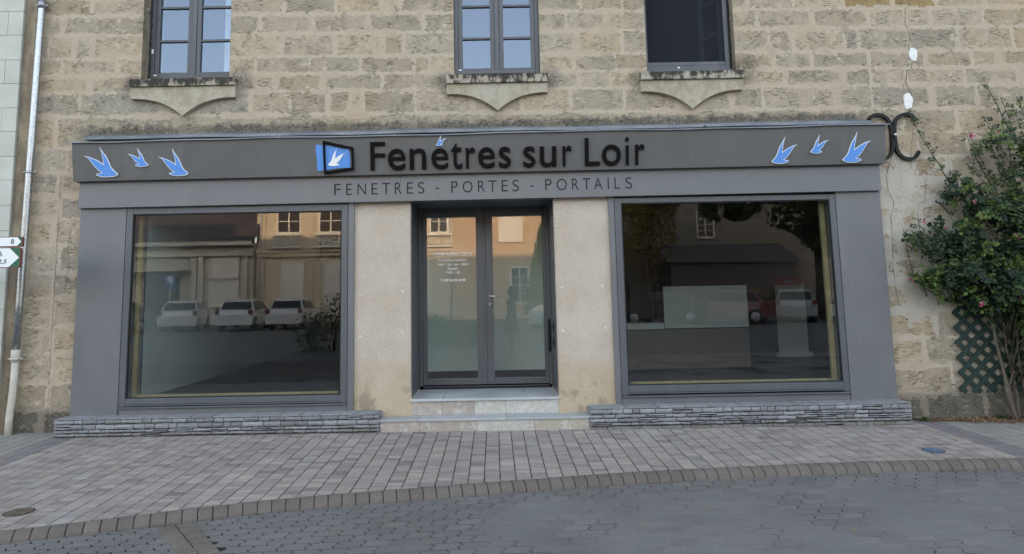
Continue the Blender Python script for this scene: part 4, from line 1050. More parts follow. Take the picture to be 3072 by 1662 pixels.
DP = empty('downpipe', 'galvanised downpipe with cream plastic foot at the left corner', 'downpipe', (-5.1, -.1, .1))
def dpx(z): return -5.06-(4.9-z)*.0107
q = MB(); q.tube([(dpx(z), -.075, z) for z in (.97, 1.5, 2.5, 3.6, 4.7, 4.82, 6, 9.2)], .037, 20)
q.tube([(dpx(4.80), -.075, 4.80), (dpx(4.9), -.075, 4.90)], .0405, 20); part(q, 'pipe', 'galvanised_steel', DP)
q = MB(); q.tube([(dpx(z)-(0 if z > .5 else .012), -.075-(0 if z > .3 else .01), z) for z in (.90, .6, .3, .09)], .036, 20)
q.tube([(dpx(.9), -.075, .885), (dpx(.9), -.075, 1.01)], .046, 20); part(q, 'foot_pipe', 'cream_plastic', DP)
def clamp(z, m_, r):
    q = MB(); x = dpx(z); q.tube([(x, -.075, z-.012), (x, -.075, z+.012)], r, 20); q.box(x-r-.03, x-r+.004, -.082, -.068, z-.009, z+.009, bev=.003); q.box(x+r-.004, x+r+.03, -.082, -.068, z-.009, z+.009, bev=.003)
    for sx in (-1, 1): q.tube([(x+sx*(r+.016), -.095, z), (x+sx*(r+.016), -.05, z)], .006, 8)
    q.tube([(x, -.05, z), (x, .01, z)], .007, 8)
    part(q, 'clamp', m_, DP)
clamp(4.838, 'galvanised_steel', .0435); clamp(2.926, 'galvanised_steel', .041); clamp(.915, 'cream_plastic', .049)

def rsign(z0, z1, xt, label, cut, texts):
    E_ = empty('direction_sign', label, 'road sign', (-5.3, -1, z0), 'direction signs on the post at the left edge'); h = z1-z0; r = min(.028, h*.25); xl = -5.85
    def rr_(x0, x1, a, b, rad, left=False):
        pts = []
        for (cx_, cz_, a0) in ((x1-rad, a+rad, -90), (x1-rad, b-rad, 0)):
            for k in range(7): t = R(a0+15*k); pts.append((cx_+rad*math.cos(t), cz_+rad*math.sin(t)))
        return [(x0, a)]+pts+[(x0, b)]
    q = MB(); q.prism(rr_(xl, xt, z0, z1, r), -1.012, -.985); part(q, 'rim', 'sign_rim', E_)
    q = MB(); q.prism(rr_(xl+.006, xt-.007, z0+.006, z1-.006, r*.85), -1.0135, -1.0121); part(q, 'green_field', 'sign_green', E_)
    q = MB(); zc = (z0+z1)/2; q.prism([(xl+.01, z0+.0075), (xt-cut, z0+.0075), (xt-.0125, zc), (xt-cut, z1-.0075), (xl+.01, z1-.0075)], -1.0152, -1.0136); part(q, 'white_arrow', 'sign_white', E_)
    for (t, a, b, c, d, sh) in texts: q = MB(); put_text(q, t, a, b, c, d, -1.0166, .001, .012, 0, 0, sh); part(q, 'distance', 'sign_ink', E_)
    return E_
s8 = rsign(2.033, 2.130, -4.471, 'narrow upper direction sign with a green tip, number 8', .05, [('8', -4.580, -4.550, 2.058, 2.106, 0)])
s6 = rsign(1.834, 2.027, -4.482, 'taller lower direction sign with two distances, 6 and 2,5', .105, [('6', -4.686, -4.656, 1.944, 1.992, 0), ('2,5', -4.692, -4.606, 1.868, 1.916, .25), ('4', -4.80, -4.77, 1.944, 1.992, 0)][:2])
q = MB(); q.tube([(-5.45, -.945, 0), (-5.45, -.945, 3.0)], .035, 16); q.tube([(-5.45, -.945, 3.0), (-5.45, -.945, 3.01)], .037, 16)
o_ = q.build('sign_post', 'galvanised_steel'); tag(o_, 'round grey post carrying the two direction signs', 'post')

# ------------------------------------------------------------------ iron wall anchor
AN = empty('wall_anchor', 'black wrought-iron tie plate of two back-to-back curls on the wall', 'wall anchor', (4.46, -.03, 2.9))
def curl(pts, sgn):
    # catmull-rom through pts, flat bar section
    P = [Vector((x, z)) for x, z in pts]; out = []
    for i in range(len(P)-1):
        p0, p1, p2, p3 = P[max(i-1, 0)], P[i], P[i+1], P[min(i+2, len(P)-1)]
        for k in range(8):
            t = k/8; out.append(.5*((2*p1)+(p2-p0)*t+(2*p0-5*p1+4*p2-p3)*t*t+(3*p1-p0-3*p2+p3)*t**3))
    out.append(P[-1]); q = MB(); vs = []; fs = []; wd = .017
    for i, p in enumerate(out):
        d = (out[min(i+1, len(out)-1)]-out[max(i-1, 0)]).normalized(); n_ = Vector((-d.y, d.x)); a, b = p-n_*wd, p+n_*wd
        vs += [(a.x, -.045, a.y), (b.x, -.045, b.y), (b.x, -.012, b.y), (a.x, -.012, a.y)]
        if i:
            o0, o1 = 4*(i-1), 4*i; fs += [(o0+k, o0+(k+1) % 4, o1+(k+1) % 4, o1+k) for k in range(4)]
    fs += [(3, 2, 1, 0), tuple(4*(len(out)-1)+k for k in range(4))]; q.add(vs, fs); return q
xc = 4.458
part(curl([(xc-.255, 3.345), (xc-.225, 3.385), (xc-.165, 3.405), (xc-.09, 3.385), (xc-.035, 3.325), (xc-.017, 3.23), (xc-.017, 3.07), (xc-.035, 2.975), (xc-.085, 2.918), (xc-.15, 2.897), (xc-.22, 2.915), (xc-.265, 2.975)], 1), 'curl', 'iron_black', AN)
part(curl([(xc+.268, 3.325), (xc+.225, 3.385), (xc+.165, 3.405), (xc+.09, 3.385), (xc+.035, 3.325), (xc+.017, 3.23), (xc+.017, 3.07), (xc+.035, 2.975), (xc+.085, 2.918), (xc+.15, 2.897), (xc+.22, 2.915), (xc+.272, 2.982)], 1), 'curl', 'iron_black', AN)
q = MB(); q.tube([(4.464, -.046, 3.165), (4.464, -.075, 3.165)], [.02, .017], 16); part(q, 'bolt', 'steel_bright', AN)

# ------------------------------------------------------------------ trellis
TR = empty('trellis', 'dark green diamond lattice trellis fixed low on the wall', 'trellis', (5.3, -.05, .4))
q = MB(); x0, x1, z0, z1 = 4.935, 5.62, .385, 1.36; pitch = .1115; wd = .0225
def slatline(c_, s_, ya, yb):
    # line z = s*x + c clipped to the rectangle
    pts = []
    for x in (x0, x1):
        z = s_*x+c_
        if z0 <= z <= z1: pts.append((x, z))
    for z in (z0, z1):
        x = (z-c_)/s_
        if x0 < x < x1: pts.append((x, z))
    if len(pts) < 2: return
    a, b = Vector(pts[0]), Vector(pts[1])
    if (a-b).length < .03: return
    d = (b-a).normalized(); n_ = Vector((-d.y, d.x))*wd; a -= d*.012; b += d*.012
    vs = [(p.x, yy, p.y) for yy in (ya, yb) for p in (a-n_, b-n_, b+n_, a+n_)]
    q.add(vs, [(0, 1, 2, 3), (7, 6, 5, 4), (0, 4, 5, 1), (1, 5, 6, 2), (2, 6, 7, 3), (3, 7, 4, 0)])
P2 = .158
for k in range(-7, 14): slatline(z0+P2*k-x0+.031, 1, -.045, -.034)
part(q, 'slat_layer', 'trellis_green', TR)
q = MB()
for k in range(-2, 16): slatline(z0+P2*k+x0+.047, -1, -.0335, -.0225)
part(q, 'slat_layer', 'trellis_green', TR)

# ------------------------------------------------------------------ climbing rose
RS = empty('climbing_rose', 'climbing rose with pink flowers over the trellis at the right edge', 'climbing rose', (5.40, -.12, .08))
rn = random.Random(77); leaves = MB(); canes = MB(); trunks = MB()
def leaflet(mb, c, d, nrm, L, W, tint):
    d = d.normalized(); s_ = d.cross(nrm).normalized(); n_ = s_.cross(d)
    p = [c, c+d*L*.35+s_*W*.5-n_*W*.10, c+d*L*.75+s_*W*.38-n_*W*.12, c+d*L-n_*W*.25, c+d*L*.75-s_*W*.38-n_*W*.12, c+d*L*.35-s_*W*.5-n_*W*.10, c+d*L*.4+n_*W*.06, c+d*L*.75+n_*W*.02]
    mb.add(p, [(0, 1, 6), (1, 2, 7, 6), (2, 3, 7), (3, 4, 7), (4, 5, 6, 7), (5, 0, 6)], 0, tint, False)
def rv(): return Vector((rn.gauss(0, 1), rn.gauss(0, 1), rn.gauss(0, 1))).normalized()
def compound(mb, c, size, bright=None):
    d = (rv()+Vector((0, -.5, -.25))).normalized(); t = bright if bright is not None else (rn.random()**4*.9)
    nrm = (rv()*.7+Vector((0, -.9, .75))).normalized(); s_ = d.cross(nrm).normalized(); T = (t, t, t); nl = rn.choice((2, 2, 3))
    leaflet(mb, c+d*size*1.6, d, nrm, size, size*.66, T)
    for k in range(nl):
        for sg in (-1, 1):
            b_ = c+d*size*(.35+.62*k); leaflet(mb, b_, (d*.45+s_*sg).normalized(), (nrm+rv()*.25).normalized(), size*rn.uniform(.75, 1), size*.6, T)
def cane(pts, y0, y1, r0, r1, dens=26, size=.04, bright=None, lo=0.0):
    P = []; n = len(pts)
    for i, (x, z) in enumerate(pts): P.append(Vector((x, y0+(y1-y0)*i/(n-1)+rn.uniform(-.01, .01), z)))
    canes.tube(P, [r0+(r1-r0)*i/(n-1) for i in range(n)], 6)
    tot = sum((P[i+1]-P[i]).length for i in range(n-1)); m_ = int(tot*dens)
    for k in range(m_):
        t = lo+(1-lo)*(k+rn.random()*.6)/m_; u = t*(n-1); i = min(int(u), n-2); c = P[i].lerp(P[i+1], u-i)+rv()*.012
        compound(leaves, c, size*rn.uniform(.7, 1.1), bright if bright is None else bright*rn.uniform(.4, 1))
rev = lambda l: l[::-1]
cane(rev([(4.613, 3.429), (4.668, 3.259), (4.745, 3.077), (4.802, 2.945), (4.861, 2.825), (4.918, 2.693), (4.979, 2.598), (5.058, 2.467), (5.108, 2.384)]), -.16, -.09, .007, .003, 26, .034)
cane(rev([(5.209, 3.14), (5.237, 2.96), (5.283, 2.841), (5.328, 2.709), (5.389, 2.566)]), -.16, -.12, .006, .003, 20, .036)
cane([(5.233, 2.253), (5.297, 2.415), (5.389, 2.566), (5.548, 2.693), (5.68, 2.80)], -.2, -.16, .010, .007, 8, .03)
cane(rev([(5.495, 3.667), (5.535, 3.545), (5.569, 3.423), (5.612, 3.277), (5.647, 3.168), (5.701, 3.023), (5.75, 2.8)]), -.2, -.12, .007, .003, 26, .032, .5)
cane(rev([(5.80, 3.56), (5.83, 3.417), (5.85, 3.1), (5.8, 2.8)]), -.2, -.12, .007, .003, 28, .034)
cane([(4.974, 1.298), (4.795, 1.338), (4.675, 1.422), (4.572, 1.487), (4.488, 1.562), (4.458, 1.837), (4.428, 2.115)], -.16, -.1, .009, .003, 24, .032)
cane([(4.838, 1.582), (4.674, 1.787), (4.609, 1.972), (4.595, 2.111), (4.588, 2.242)], -.16, -.12, .007, .003, 26, .032, .25)
for (xa_, za_, xb_, zb_, yel_) in ((5.62, 2.4, 5.40, 3.35, None), (5.7, 2.5, 5.62, 3.55, .35), (5.8, 2.4, 5.74, 3.45, None), (5.5, 2.2, 5.12, 2.86, None), (5.55, 2.3, 5.44, 3.05, .3), (5.0, 1.9, 4.80, 2.42, None), (4.95, 1.75, 4.62, 2.05, None), (5.2, 2.1, 5.02, 2.75, None)):
    cane([(xa_, za_), (xa_*.6+xb_*.4+.05, za_*.6+zb_*.4), (xa_*.25+xb_*.75+.02, za_*.25+zb_*.75), (xb_, zb_)], -.24, -.13, .006, .003, 24, .036, yel_)
cane([(5.55, 2.6), (5.50, 2.8), (5.42, 2.95), (5.36, 3.08)], -.2, -.14, .005, .003, 30, .032, .45)
cane([(5.6, 2.7), (5.62, 2.95), (5.58, 3.15), (5.60, 3.3)], -.2, -.14, .005, .003, 30, .030, .5)
cane([(5.45, 2.3), (5.40, 2.6), (5.33, 2.8), (5.27, 3.0)], -.2, -.14, .005, .003, 26, .032)
cane([(5.25, 1.9), (5.12, 2.2), (5.10, 2.42), (5.15, 2.6)], -.2, -.14, .005, .003, 26, .032)
cane([(4.9, 1.7), (4.79, 1.95), (4.77, 2.10), (4.72, 2.15)], -.16, -.12, .006, .003, 30, .032)
cane([(5.05, 2.3), (4.99, 2.45), (4.985, 2.62), (4.97, 2.72)], -.2, -.14, .006, .003, 34, .034)
cane([(5.15, 1.2), (5.3, 1.5), (5.35, 1.9), (5.2, 2.3)], -.3, -.2, .009, .006, 10, .03)
# dense body: blobs (x, z, rx, rz, density), leaves in a shell of depth
blobs = [(5.25, 1.57, .38, .38, 500), (5.54, 2.0, .36, .50, 470), (4.98, 1.98, .26, .24, 210), (4.56, 1.82, .17, .26, 75), (4.72, 1.60, .20, .17, 80), (4.88, 1.62, .22, .25, 190), (5.18, 2.28, .20, .20, 130), (5.56, 1.08, .24, .42, 220), (5.56, .62, .13, .30, 50), (5.66, 2.6, .24, .30, 90), (5.78, 3.0, .2, .26, 36), (5.62, 1.5, .3, .5, 260), (5.33, 3.02, .12, .09, 26), (5.02, 2.5, .12, .14, 45), (5.98, 1.9, .45, .8, 260), (5.95, 1.0, .4, .6, 220), (5.6, .35, .14, .2, 30)]
for (cx_, cz_, rx, rz, nn_) in blobs:
    for k in range(int(nn_*1.75)):
        a = rn.uniform(0, 2*math.pi); r_ = math.sqrt(rn.random())*(1+.18*math.sin(3*a+cx_*9))
        x = cx_+rx*r_*math.cos(a); z = cz_+rz*r_*math.sin(a); dp = .36*(1-r_*r_)+.12; yv_ = -.07-rn.random()**.7*dp
        cl = noise.noise(Vector((x*4.5, yv_*4, z*4.5)))
        if cl < -.25 and rn.random() < .6: continue
        if noise.noise(Vector((x*3.2+4, 1, z*3.2)))*1.6+.50 < (r_-.35)*1.15: continue
        yel = .55 if noise.noise(Vector((x*3+7, 0, z*3))) > .33 else None
        compound(leaves, Vector((x, yv_, z)), rn.uniform(.040, .070), yel*rn.uniform(.4, 1.2) if yel else None)
for k in range(26):     # inner canes
    a = Vector((5.44+rn.uniform(-.05, .1), -.14, rn.uniform(.3, 1.2))); b_ = a+Vector((rn.uniform(-.45, .35), rn.uniform(-.22, .02), rn.uniform(.3, 1.0))); mid = a.lerp(b_, .5)+rv()*.08
    b_.x = min(b_.x, 6.2); canes.tube([a, mid, b_], [.006, .005, .003], 5)
trunks.tube([(5.40, -.16, .06), (5.392, -.15, .13), (5.36, -.14, .30), (5.345, -.15, .37), (5.335, -.15, .42), (5.329, -.15, .50), (5.31, -.15, .62), (5.277, -.15, .84), (5.26, -.14, 1.05)], [.026, .022, .024, .037, .032, .019, .015, .013, .011], 10)
trunks.tube([(5.44, -.14, .06), (5.43, -.14, .2), (5.443, -.13, .35), (5.42, -.12, .64), (5.39, -.12, .84), (5.393, -.12, 1.1)], [.02, .018, .014, .011, .009, .008], 8)
trunks.tube([(5.335, -.15, .42), (5.39, -.14, .5), (5.43, -.13, .62), (5.46, -.12, .9)], [.018, .011, .009, .006], 8)
trunks.tube([(5.38, -.16, .1), (5.30, -.15, .22), (5.22, -.12, .34), (5.16, -.1, .42)], [.009, .006, .004, .002], 6)
trunks.tube([(5.5, -.14, .06), (5.52, -.14, .4), (5.50, -.13, .8), (5.55, -.13, 1.3)], [.016, .013, .010, .008], 8)
part(trunks, 'trunk', 'rose_bark', RS); part(canes, 'cane', 'rose_cane', RS); part(leaves, 'foliage', 'rose_leaf', RS)
for (x, z, s_) in ((5.242, 3.11, 1.35), (5.487, 3.147, .6), (4.999, 2.357, .8), (5.056, 2.198, 1.0), (4.598, 2.189, .85), (4.833, 2.119, 1.0), (5.4, 1.995, 1.1), (5.286, 1.603, 1.2), (5.479, 1.539, .9), (4.408, 1.564, .8), (4.593, 1.499, .7), (4.961, 1.311, 1.0), (5.36, 1.36, .8), (5.40, 1.27, .7)):
    q = MB(); dense = x > 4.95 and z < 2.9; c0 = Vector((x, -.44 if dense else -.19, z))
    for h in range(rn.choice((3, 4, 5))):
        c = c0+Vector((rn.uniform(-.026, .026), rn.uniform(-.015, .015), rn.uniform(-.02, .02)))*s_
        for k in range(9):
            d = (rv()+Vector((0, -.6, .1))).normalized(); mi = 1 if rn.random() < .3 else 0
            n0 = len(q.f); leaflet(q, c, d, (rv()+Vector((0, -1, 0))).normalized(), .017*s_, .016*s_, (1, 1, 1))
            for t_ in range(n0, len(q.f)): q.mi[t_] = mi
    part(q, 'flower', ['petal_pink', 'petal_pale'], RS)

# litter and soil at the foot of the wall
q = MB(); vs = []; fs = []; nn = 60
for i in range(nn+1):
    x = 4.40+3.2*i/nn; wd = .12+.07*noise.noise(Vector((x*3, 0, 0)))+.10*min(1, max(0, (x-4.5)/1.2))
    for k, t in enumerate((0, .5, 1)): y_ = .02-(wd)*t-.0; vs.append((x, y_, pav(x, y_)+.004+(.012 if t < .9 else -.004)*(1-t)+.004*noise.noise(Vector((x*20, y_*20, 1)))))
    if i: fs += [(3*i-3+k, 3*i-2+k, 3*i+1+k, 3*i+k) for k in range(2)]
q.add(vs, [f[::-1] for f in fs]); o_ = q.build('soil_strip', 'dirt'); tag(o_, kind='structure')
q = MB()
def dead(x, y_, s_, zoff=.004, t=None):
    d = Vector((rn.gauss(0, 1), rn.gauss(0, 1), rn.gauss(0, .18))); t = rn.random() if t is None else t
    leaflet(q, Vector((x, y_, pav(x, y_)+zoff+rn.random()*.012)), d, Vector((rn.gauss(0, .35), rn.gauss(0, .35), 1)), s_, s_*.55, (t, t, t))
for k in range(1700):
    x = 4.42+2.6*rn.random()**.8; wd = .12+.16*min(1, max(0, (x-4.5)/1.0)); dead(x, -rn.random()**1.2*wd*1.25, rn.uniform(.02, .045), .006)
for k in range(70): dead(rn.uniform(-4.8, 4.3), -.335-abs(rn.gauss(0, .02)), rn.uniform(.012, .03), .001)
o_ = q.build('leaf_litter', 'dead_leaf'); tag(o_, 'dry brown leaves heaped along the foot of the wall at right', 'leaf litter', kind='stuff')
q = MB()
for k in range(46):
    x = rn.uniform(-5, 5.5); y_ = rn.uniform(kerb_y(x)+.05, -.36); dead(x, y_, rn.uniform(.014, .032), .002, rn.choice((.1, .5, 1, 1)))
for k in range(34):
    x = rn.uniform(.2, 5.2); y_ = kerb_y(x)-.115-abs(rn.gauss(0, .03)); s_ = rn.uniform(.015, .035)
    d = Vector((rn.gauss(0, 1), rn.gauss(0, 1), .1)); leaflet(q, Vector((x, y_, .004)), d, Vector((0, 0, 1)), s_, s_*.5, (1, 1, 1))
for (x, y_) in ((1.45, -2.5), (2.2, -3.05), (2.6, -2.3), (.9, -2.9)): leaflet(q, Vector((x, y_, .003)), Vector((1, .2, .15)), Vector((0, 0, 1)), .035, .02, (.9, .9, .9))
o_ = q.build('fallen_leaves', 'dead_leaf'); tag(o_, 'scattered single leaves on the pavement and along the kerb', 'fallen leaves', kind='stuff')
# a tuft of weeds at the foot of the plinth
def weeds(cx_, cy_, n_, s_, label):
    q = MB()
    for k in range(n_):
        c = Vector((cx_+rn.gauss(0, .018), cy_+rn.gauss(0, .01), pav(cx_, cy_)+.006)); leaflet(q, c, Vector((rn.gauss(0, .5), rn.gauss(0, .4), 1)), Vector((rn.gauss(0, 1), -1, .2)), s_*rn.uniform(.6, 1.2), s_*.3, (rn.random(),)*3)
    o_ = q.build('weed', 'bush_leaf'); tag(o_, label, 'weed', 'weeds at the foot of the wall')
weeds(4.46, -.12, 22, .05, 'small tuft of weeds at the right end of the stone plinth'); weeds(5.28, -.08, 30, .06, 'tuft of weeds at the foot of the rose trunk')

# manhole covers
def cover_(x, y_, r, m_, label, ri):
    E_ = empty('access_cover', label, 'cover', (x, y_, pav(x, y_)))
    q = MB(); N_ = 28; rings = [(r, .0035), (r*.93, .0055), (r*.9, .0035), (r*.55, .0032), (r*.5, .006), (0, .006)]; vs = []; fs = []
    for (rr2, h) in rings[:-1]:
        for k in range(N_): a = 2*math.pi*k/N_; xx, yy = x+rr2*math.cos(a), y_+rr2*math.sin(a); vs.append((xx, yy, pav(xx, yy)+h))
    vs.append((x, y_, pav(x, y_)+.006))
    for j in range(len(rings)-2):
        for k in range(N_): fs.append((j*N_+k, j*N_+(k+1) % N_, (j+1)*N_+(k+1) % N_, (j+1)*N_+k))
    for k in range(N_): fs.append(((len(rings)-2)*N_+k, (len(rings)-2)*N_+(k+1) % N_, len(vs)-1))
    q.add(vs, fs); part(q, 'lid', m_, E_)
    q = MB(); vs = []; fs = []
    for k in range(N_):
        a = 2*math.pi*k/N_
        for (rr2, h) in ((r*1.10, .0012), (r*1.0, .002)): xx, yy = x+rr2*math.cos(a), y_+rr2*math.sin(a); vs.append((xx, yy, pav(xx, yy)+h))
    for k in range(N_): k2 = (k+1) % N_; fs.append((2*k, 2*k2, 2*k2+1, 2*k+1))
    q.add(vs, fs); part(q, 'ring', ri, E_)
cover_(-3.32, -2.565, .088, 'cover_rust', 'rusty brown round cover in the pavement near the kerb', 'mortar_dark')
cover_(3.805, -1.305, .082, 'cover_blue', 'blue painted round cover in the pavement', 'mortar_dark')

# ------------------------------------------------------------------ shop interior
IN = empty('shop_room', 'dark shop interior behind the display glass', 'room', (0, 3, .45))
q = MB(); Zf, Zc = .45, 2.75; xa, xb, ya, yb = -3.86, 6.2, .14, 3.75

for (a, b, c, d) in ((xa, -1.0, ya, 8), (.75, xb, ya, 8), (-1.0, .75, .79, 8)): q.add([(a, c, Zf), (b, c, Zf), (b, d, Zf), (a, d, Zf)], [(0, 1, 2, 3)])
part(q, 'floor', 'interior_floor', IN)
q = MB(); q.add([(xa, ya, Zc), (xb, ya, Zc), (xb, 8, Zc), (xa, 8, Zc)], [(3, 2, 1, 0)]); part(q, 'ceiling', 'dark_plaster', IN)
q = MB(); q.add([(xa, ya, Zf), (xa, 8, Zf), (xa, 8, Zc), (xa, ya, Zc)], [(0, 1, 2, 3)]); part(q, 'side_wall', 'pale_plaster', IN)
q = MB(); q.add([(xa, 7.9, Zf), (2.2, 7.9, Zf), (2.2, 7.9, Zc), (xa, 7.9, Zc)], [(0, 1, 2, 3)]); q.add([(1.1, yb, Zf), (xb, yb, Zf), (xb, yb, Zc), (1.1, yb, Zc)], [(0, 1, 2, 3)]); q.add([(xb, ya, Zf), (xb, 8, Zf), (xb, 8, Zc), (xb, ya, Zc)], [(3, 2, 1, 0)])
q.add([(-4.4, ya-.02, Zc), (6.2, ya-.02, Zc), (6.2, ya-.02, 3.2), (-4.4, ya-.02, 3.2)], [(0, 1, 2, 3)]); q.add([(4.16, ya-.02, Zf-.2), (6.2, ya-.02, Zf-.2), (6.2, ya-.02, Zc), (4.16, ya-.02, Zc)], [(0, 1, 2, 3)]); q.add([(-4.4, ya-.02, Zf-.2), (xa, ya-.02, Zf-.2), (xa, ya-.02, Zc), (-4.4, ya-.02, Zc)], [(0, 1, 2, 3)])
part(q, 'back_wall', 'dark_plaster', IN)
q = MB(); q.box(-1.25, 1.05, 1.40, 1.46, .545, 2.72); o_ = q.build('screen_wall', 'screen_pale'); tag(o_, 'pale screen seen through the glass of the entrance door', 'screen')
CT = empty('reception_counter', 'long counter with a pale upper panel behind the right display glass', 'counter', (2.5, 1.95, .45))
q = MB(); q.box(1.45, 3.44, 1.96, 2.5, .46, .985, bev=.004); part(q, 'base', 'counter_brown', CT)
q = MB(); q.box(2.295, 3.43, 1.93, 1.958, 1.0, 1.56, bev=.003); part(q, 'pale_panel', 'counter_pale', CT)
q = MB(); q.box(1.45, 2.285, 1.93, 2.5, .99, 1.075, bev=.003); part(q, 'worktop', 'counter_pale', CT)
CH = empty('office_chair', 'black office chair behind the low end of the counter', 'chair', (2.2, 2.9, .45))
q = MB(); q.box(1.95, 2.36, 2.62, 2.70, .95, 1.62, bev=.03); part(q, 'backrest', 'chair_black', CH)
q = MB(); q.box(1.93, 2.38, 2.66, 3.1, .88, .96, bev=.03); part(q, 'seat', 'chair_black', CH)
q = MB(); q.tube([(2.15, 2.9, .5), (2.15, 2.9, .9)], .03, 10)
for k in range(5): a = 2*math.pi*k/5; q.tube([(2.15, 2.9, .53), (2.15+.28*math.cos(a), 2.9+.28*math.sin(a), .48)], .018, 6)
part(q, 'base', 'chair_black', CH)
LP_ = empty('desk_lamp', 'black arched desk lamp on the counter worktop', 'lamp', (2.15, 2.2, 1.075))
q = MB(); q.tube([(2.14, 2.2, 1.075), (2.16, 2.2, 1.45), (2.2, 2.2, 1.60), (2.28, 2.2, 1.66), (2.38, 2.2, 1.65), (2.44, 2.2, 1.60)], .022, 10); q.tube([(2.14, 2.2, 1.075), (2.14, 2.2, 1.095)], .08, 16); part(q, 'arm', 'chair_black', LP_)
BN = empty('roll_up_banner', 'white display banner with a red header on a base inside the shop', 'banner', (4.6, 3.3, .45))
q = MB(); q.box(4.37, 4.83, 3.32, 3.325, .50, 1.56); part(q, 'sheet', 'banner_white', BN)
q = MB(); q.box(4.37, 4.83, 3.317, 3.3225, 1.56, 1.68); part(q, 'header', 'banner_red', BN)
q = MB(); q.box(4.33, 4.87, 3.27, 3.36, .46, .53, bev=.01); part(q, 'base', 'banner_white', BN)
q = MB(); q.box(4.52, 4.70, 3.315, 3.3165, 1.60, 1.635); q.box(4.47, 4.73, 3.318, 3.3195, 1.49, 1.498); q.box(4.50, 4.68, 3.318, 3.3195, 1.46, 1.468); q.box(4.47, 4.73, 3.318, 3.3195, 1.43, 1.438); part(q, 'printing', 'text_grey', BN)

# ------------------------------------------------------------------ across the street (seen mirrored in the glass)
def bldg(name, label, m_, x0, x1, y_, z1, wins, extra=None, depth=8):
    E_ = empty(name, label, 'building', ((x0+x1)/2, y_, 0))
    q = MB(); q.box(x0, x1, y_-depth, y_, -.02, z1); part(q, 'wall', m_, E_)
    for (a, b, c, d, style) in wins:
        q = MB(); fw = .12
        q.box(a-fw, a, y_, y_+.06, c-fw, d+fw); q.box(b, b+fw, y_, y_+.06, c-fw, d+fw); q.box(a, b, y_, y_+.06, d, d+fw); q.box(a-.1, b+.1, y_, y_+.16, c-fw-.04, c-.0)
        wo_ = child(q.build('window', 'shutter_pale' if name != 'grey_house' else 'opp_dim'), E_)
        p = MB(); p.box(a, b, y_-.0, y_+.012, c, d); so_ = p.build('pane', 'dark_void' if style != 's' else 'shutter_pale'); so_.parent = wo_
        if style == 'w':
            p = MB(); xm = (a+b)/2; p.box(xm-.04, xm+.04, y_+.012, y_+.04, c, d)
            for k in range(1, 4): zz = c+(d-c)*k/4; p.box(a, b, y_+.012, y_+.035, zz-.025, zz+.025)
            so_ = p.build('glazing_bar', 'shutter_pale' if name != 'grey_house' else 'opp_dim'); so_.parent = wo_
    return E_
Y0 = -35
BA = bldg('town_building', 'tall stone building with balustraded balconies opposite the shop', 'opp_stone', -14.4, -2.45, Y0, 9.6,
    [(-13.2, -11.9, 5.5, 8.2, 'w'), (-10.6, -9.3, 5.5, 8.2, 'w'), (-3.95, -2.95, 5.5, 8.2, 'w'), (-8.0, -6.8, 5.5, 8.2, 'w'), (-12.9, -11.7, .6, 3.6, 's'), (-10.2, -9.0, .6, 3.6, 's'), (-7.9, -6.7, .6, 3.6, 's'), (-5.3, -4.1, .6, 3.6, 's')])
q = MB(); q.box(-14.5, -2.4, Y0, Y0+.35, 4.25, 4.5); q.box(-14.5, -2.4, Y0, Y0+.22, 4.0, 4.25); q.box(-14.5, -2.4, Y0, Y0+.4, 9.3, 9.7)
for x in (-14.2, -11.25, -8.65, -5.4, -4.5): q.box(x-.25, x+.25, Y0, Y0+.12, 0, 9.3)
part(q, 'cornice', 'opp_stone', BA)
for xc_ in (-12.55, -9.95, -7.4, -3.45):
    q = MB(); q.box(xc_-.9, xc_+.9, Y0+.3, Y0+.6, 5.25, 5.38); q.box(xc_-.9, xc_+.9, Y0+.2, Y0+.65, 4.5, 4.62)
    for k in range(9): x = xc_-.8+.2*k; q.tube([(x, Y0+.45, 4.62), (x, Y0+.45, 4.8), (x, Y0+.45, 5.05), (x, Y0+.45, 5.25)], [.04, .075, .045, .05], 8)
    part(q, 'balustrade', 'shutter_pale', BA)
q = MB(); q.tube([(-14.2, Y0+.2, 0), (-14.2, Y0+.2, 9.3)], .06, 8); q.tube([(-2.7, Y0+.2, 0), (-2.7, Y0+.2, 9.3)], .05, 8); part(q, 'drainpipe', 'rim_grey', BA)
BB = bldg('low_building', 'low stone hall with a dark slate roof opposite the left window', 'opp_dim', -26, -14.42, Y0+.6, 4.9, [(-17.0, -15.4, 1.2, 2.6, 's'), (-17.0, -15.4, 2.9, 4.2, 's')])
q = MB(); q.add([(-26.3, Y0+.95, 5.15), (-14.2, Y0+.95, 5.15), (-14.2, Y0-5, 11.5), (-26.3, Y0-5, 11.5)], [(0, 1, 2, 3)]); q.box(-26, -14.4, Y0+.6, Y0+1.05, 4.85, 5.2); part(q, 'roof', 'slate_roof', BB)
q = MB(); q.box(-26, -14.4, Y0+.6, Y0+1.2, 4.72, 4.95); q.box(-26, -14.4, Y0+.6, Y0+.9, 4.1, 4.3); part(q, 'cornice', 'opp_pale', BB)
q = MB()
for x in (-25.5, -23.2, -18.0, -17.6, -14.9): q.box(x-.16, x+.16, Y0+.6, Y0+.78, 0, 4.1)
q.box(-26, -14.4, Y0+.6, Y0+.72, 0, .9); part(q, 'pilaster', 'opp_pale', BB)
q = MB(); q.box(-20.9, -18.9, Y0+.6, Y0+.75, 0, 2.9); part(q, 'gateway', 'dark_void', BB)
q = MB(); q.box(-22.0, -18.2, Y0+.6, Y0+1.9, 3.2, 3.32); part(q, 'canopy', 'opp_pale', BB)
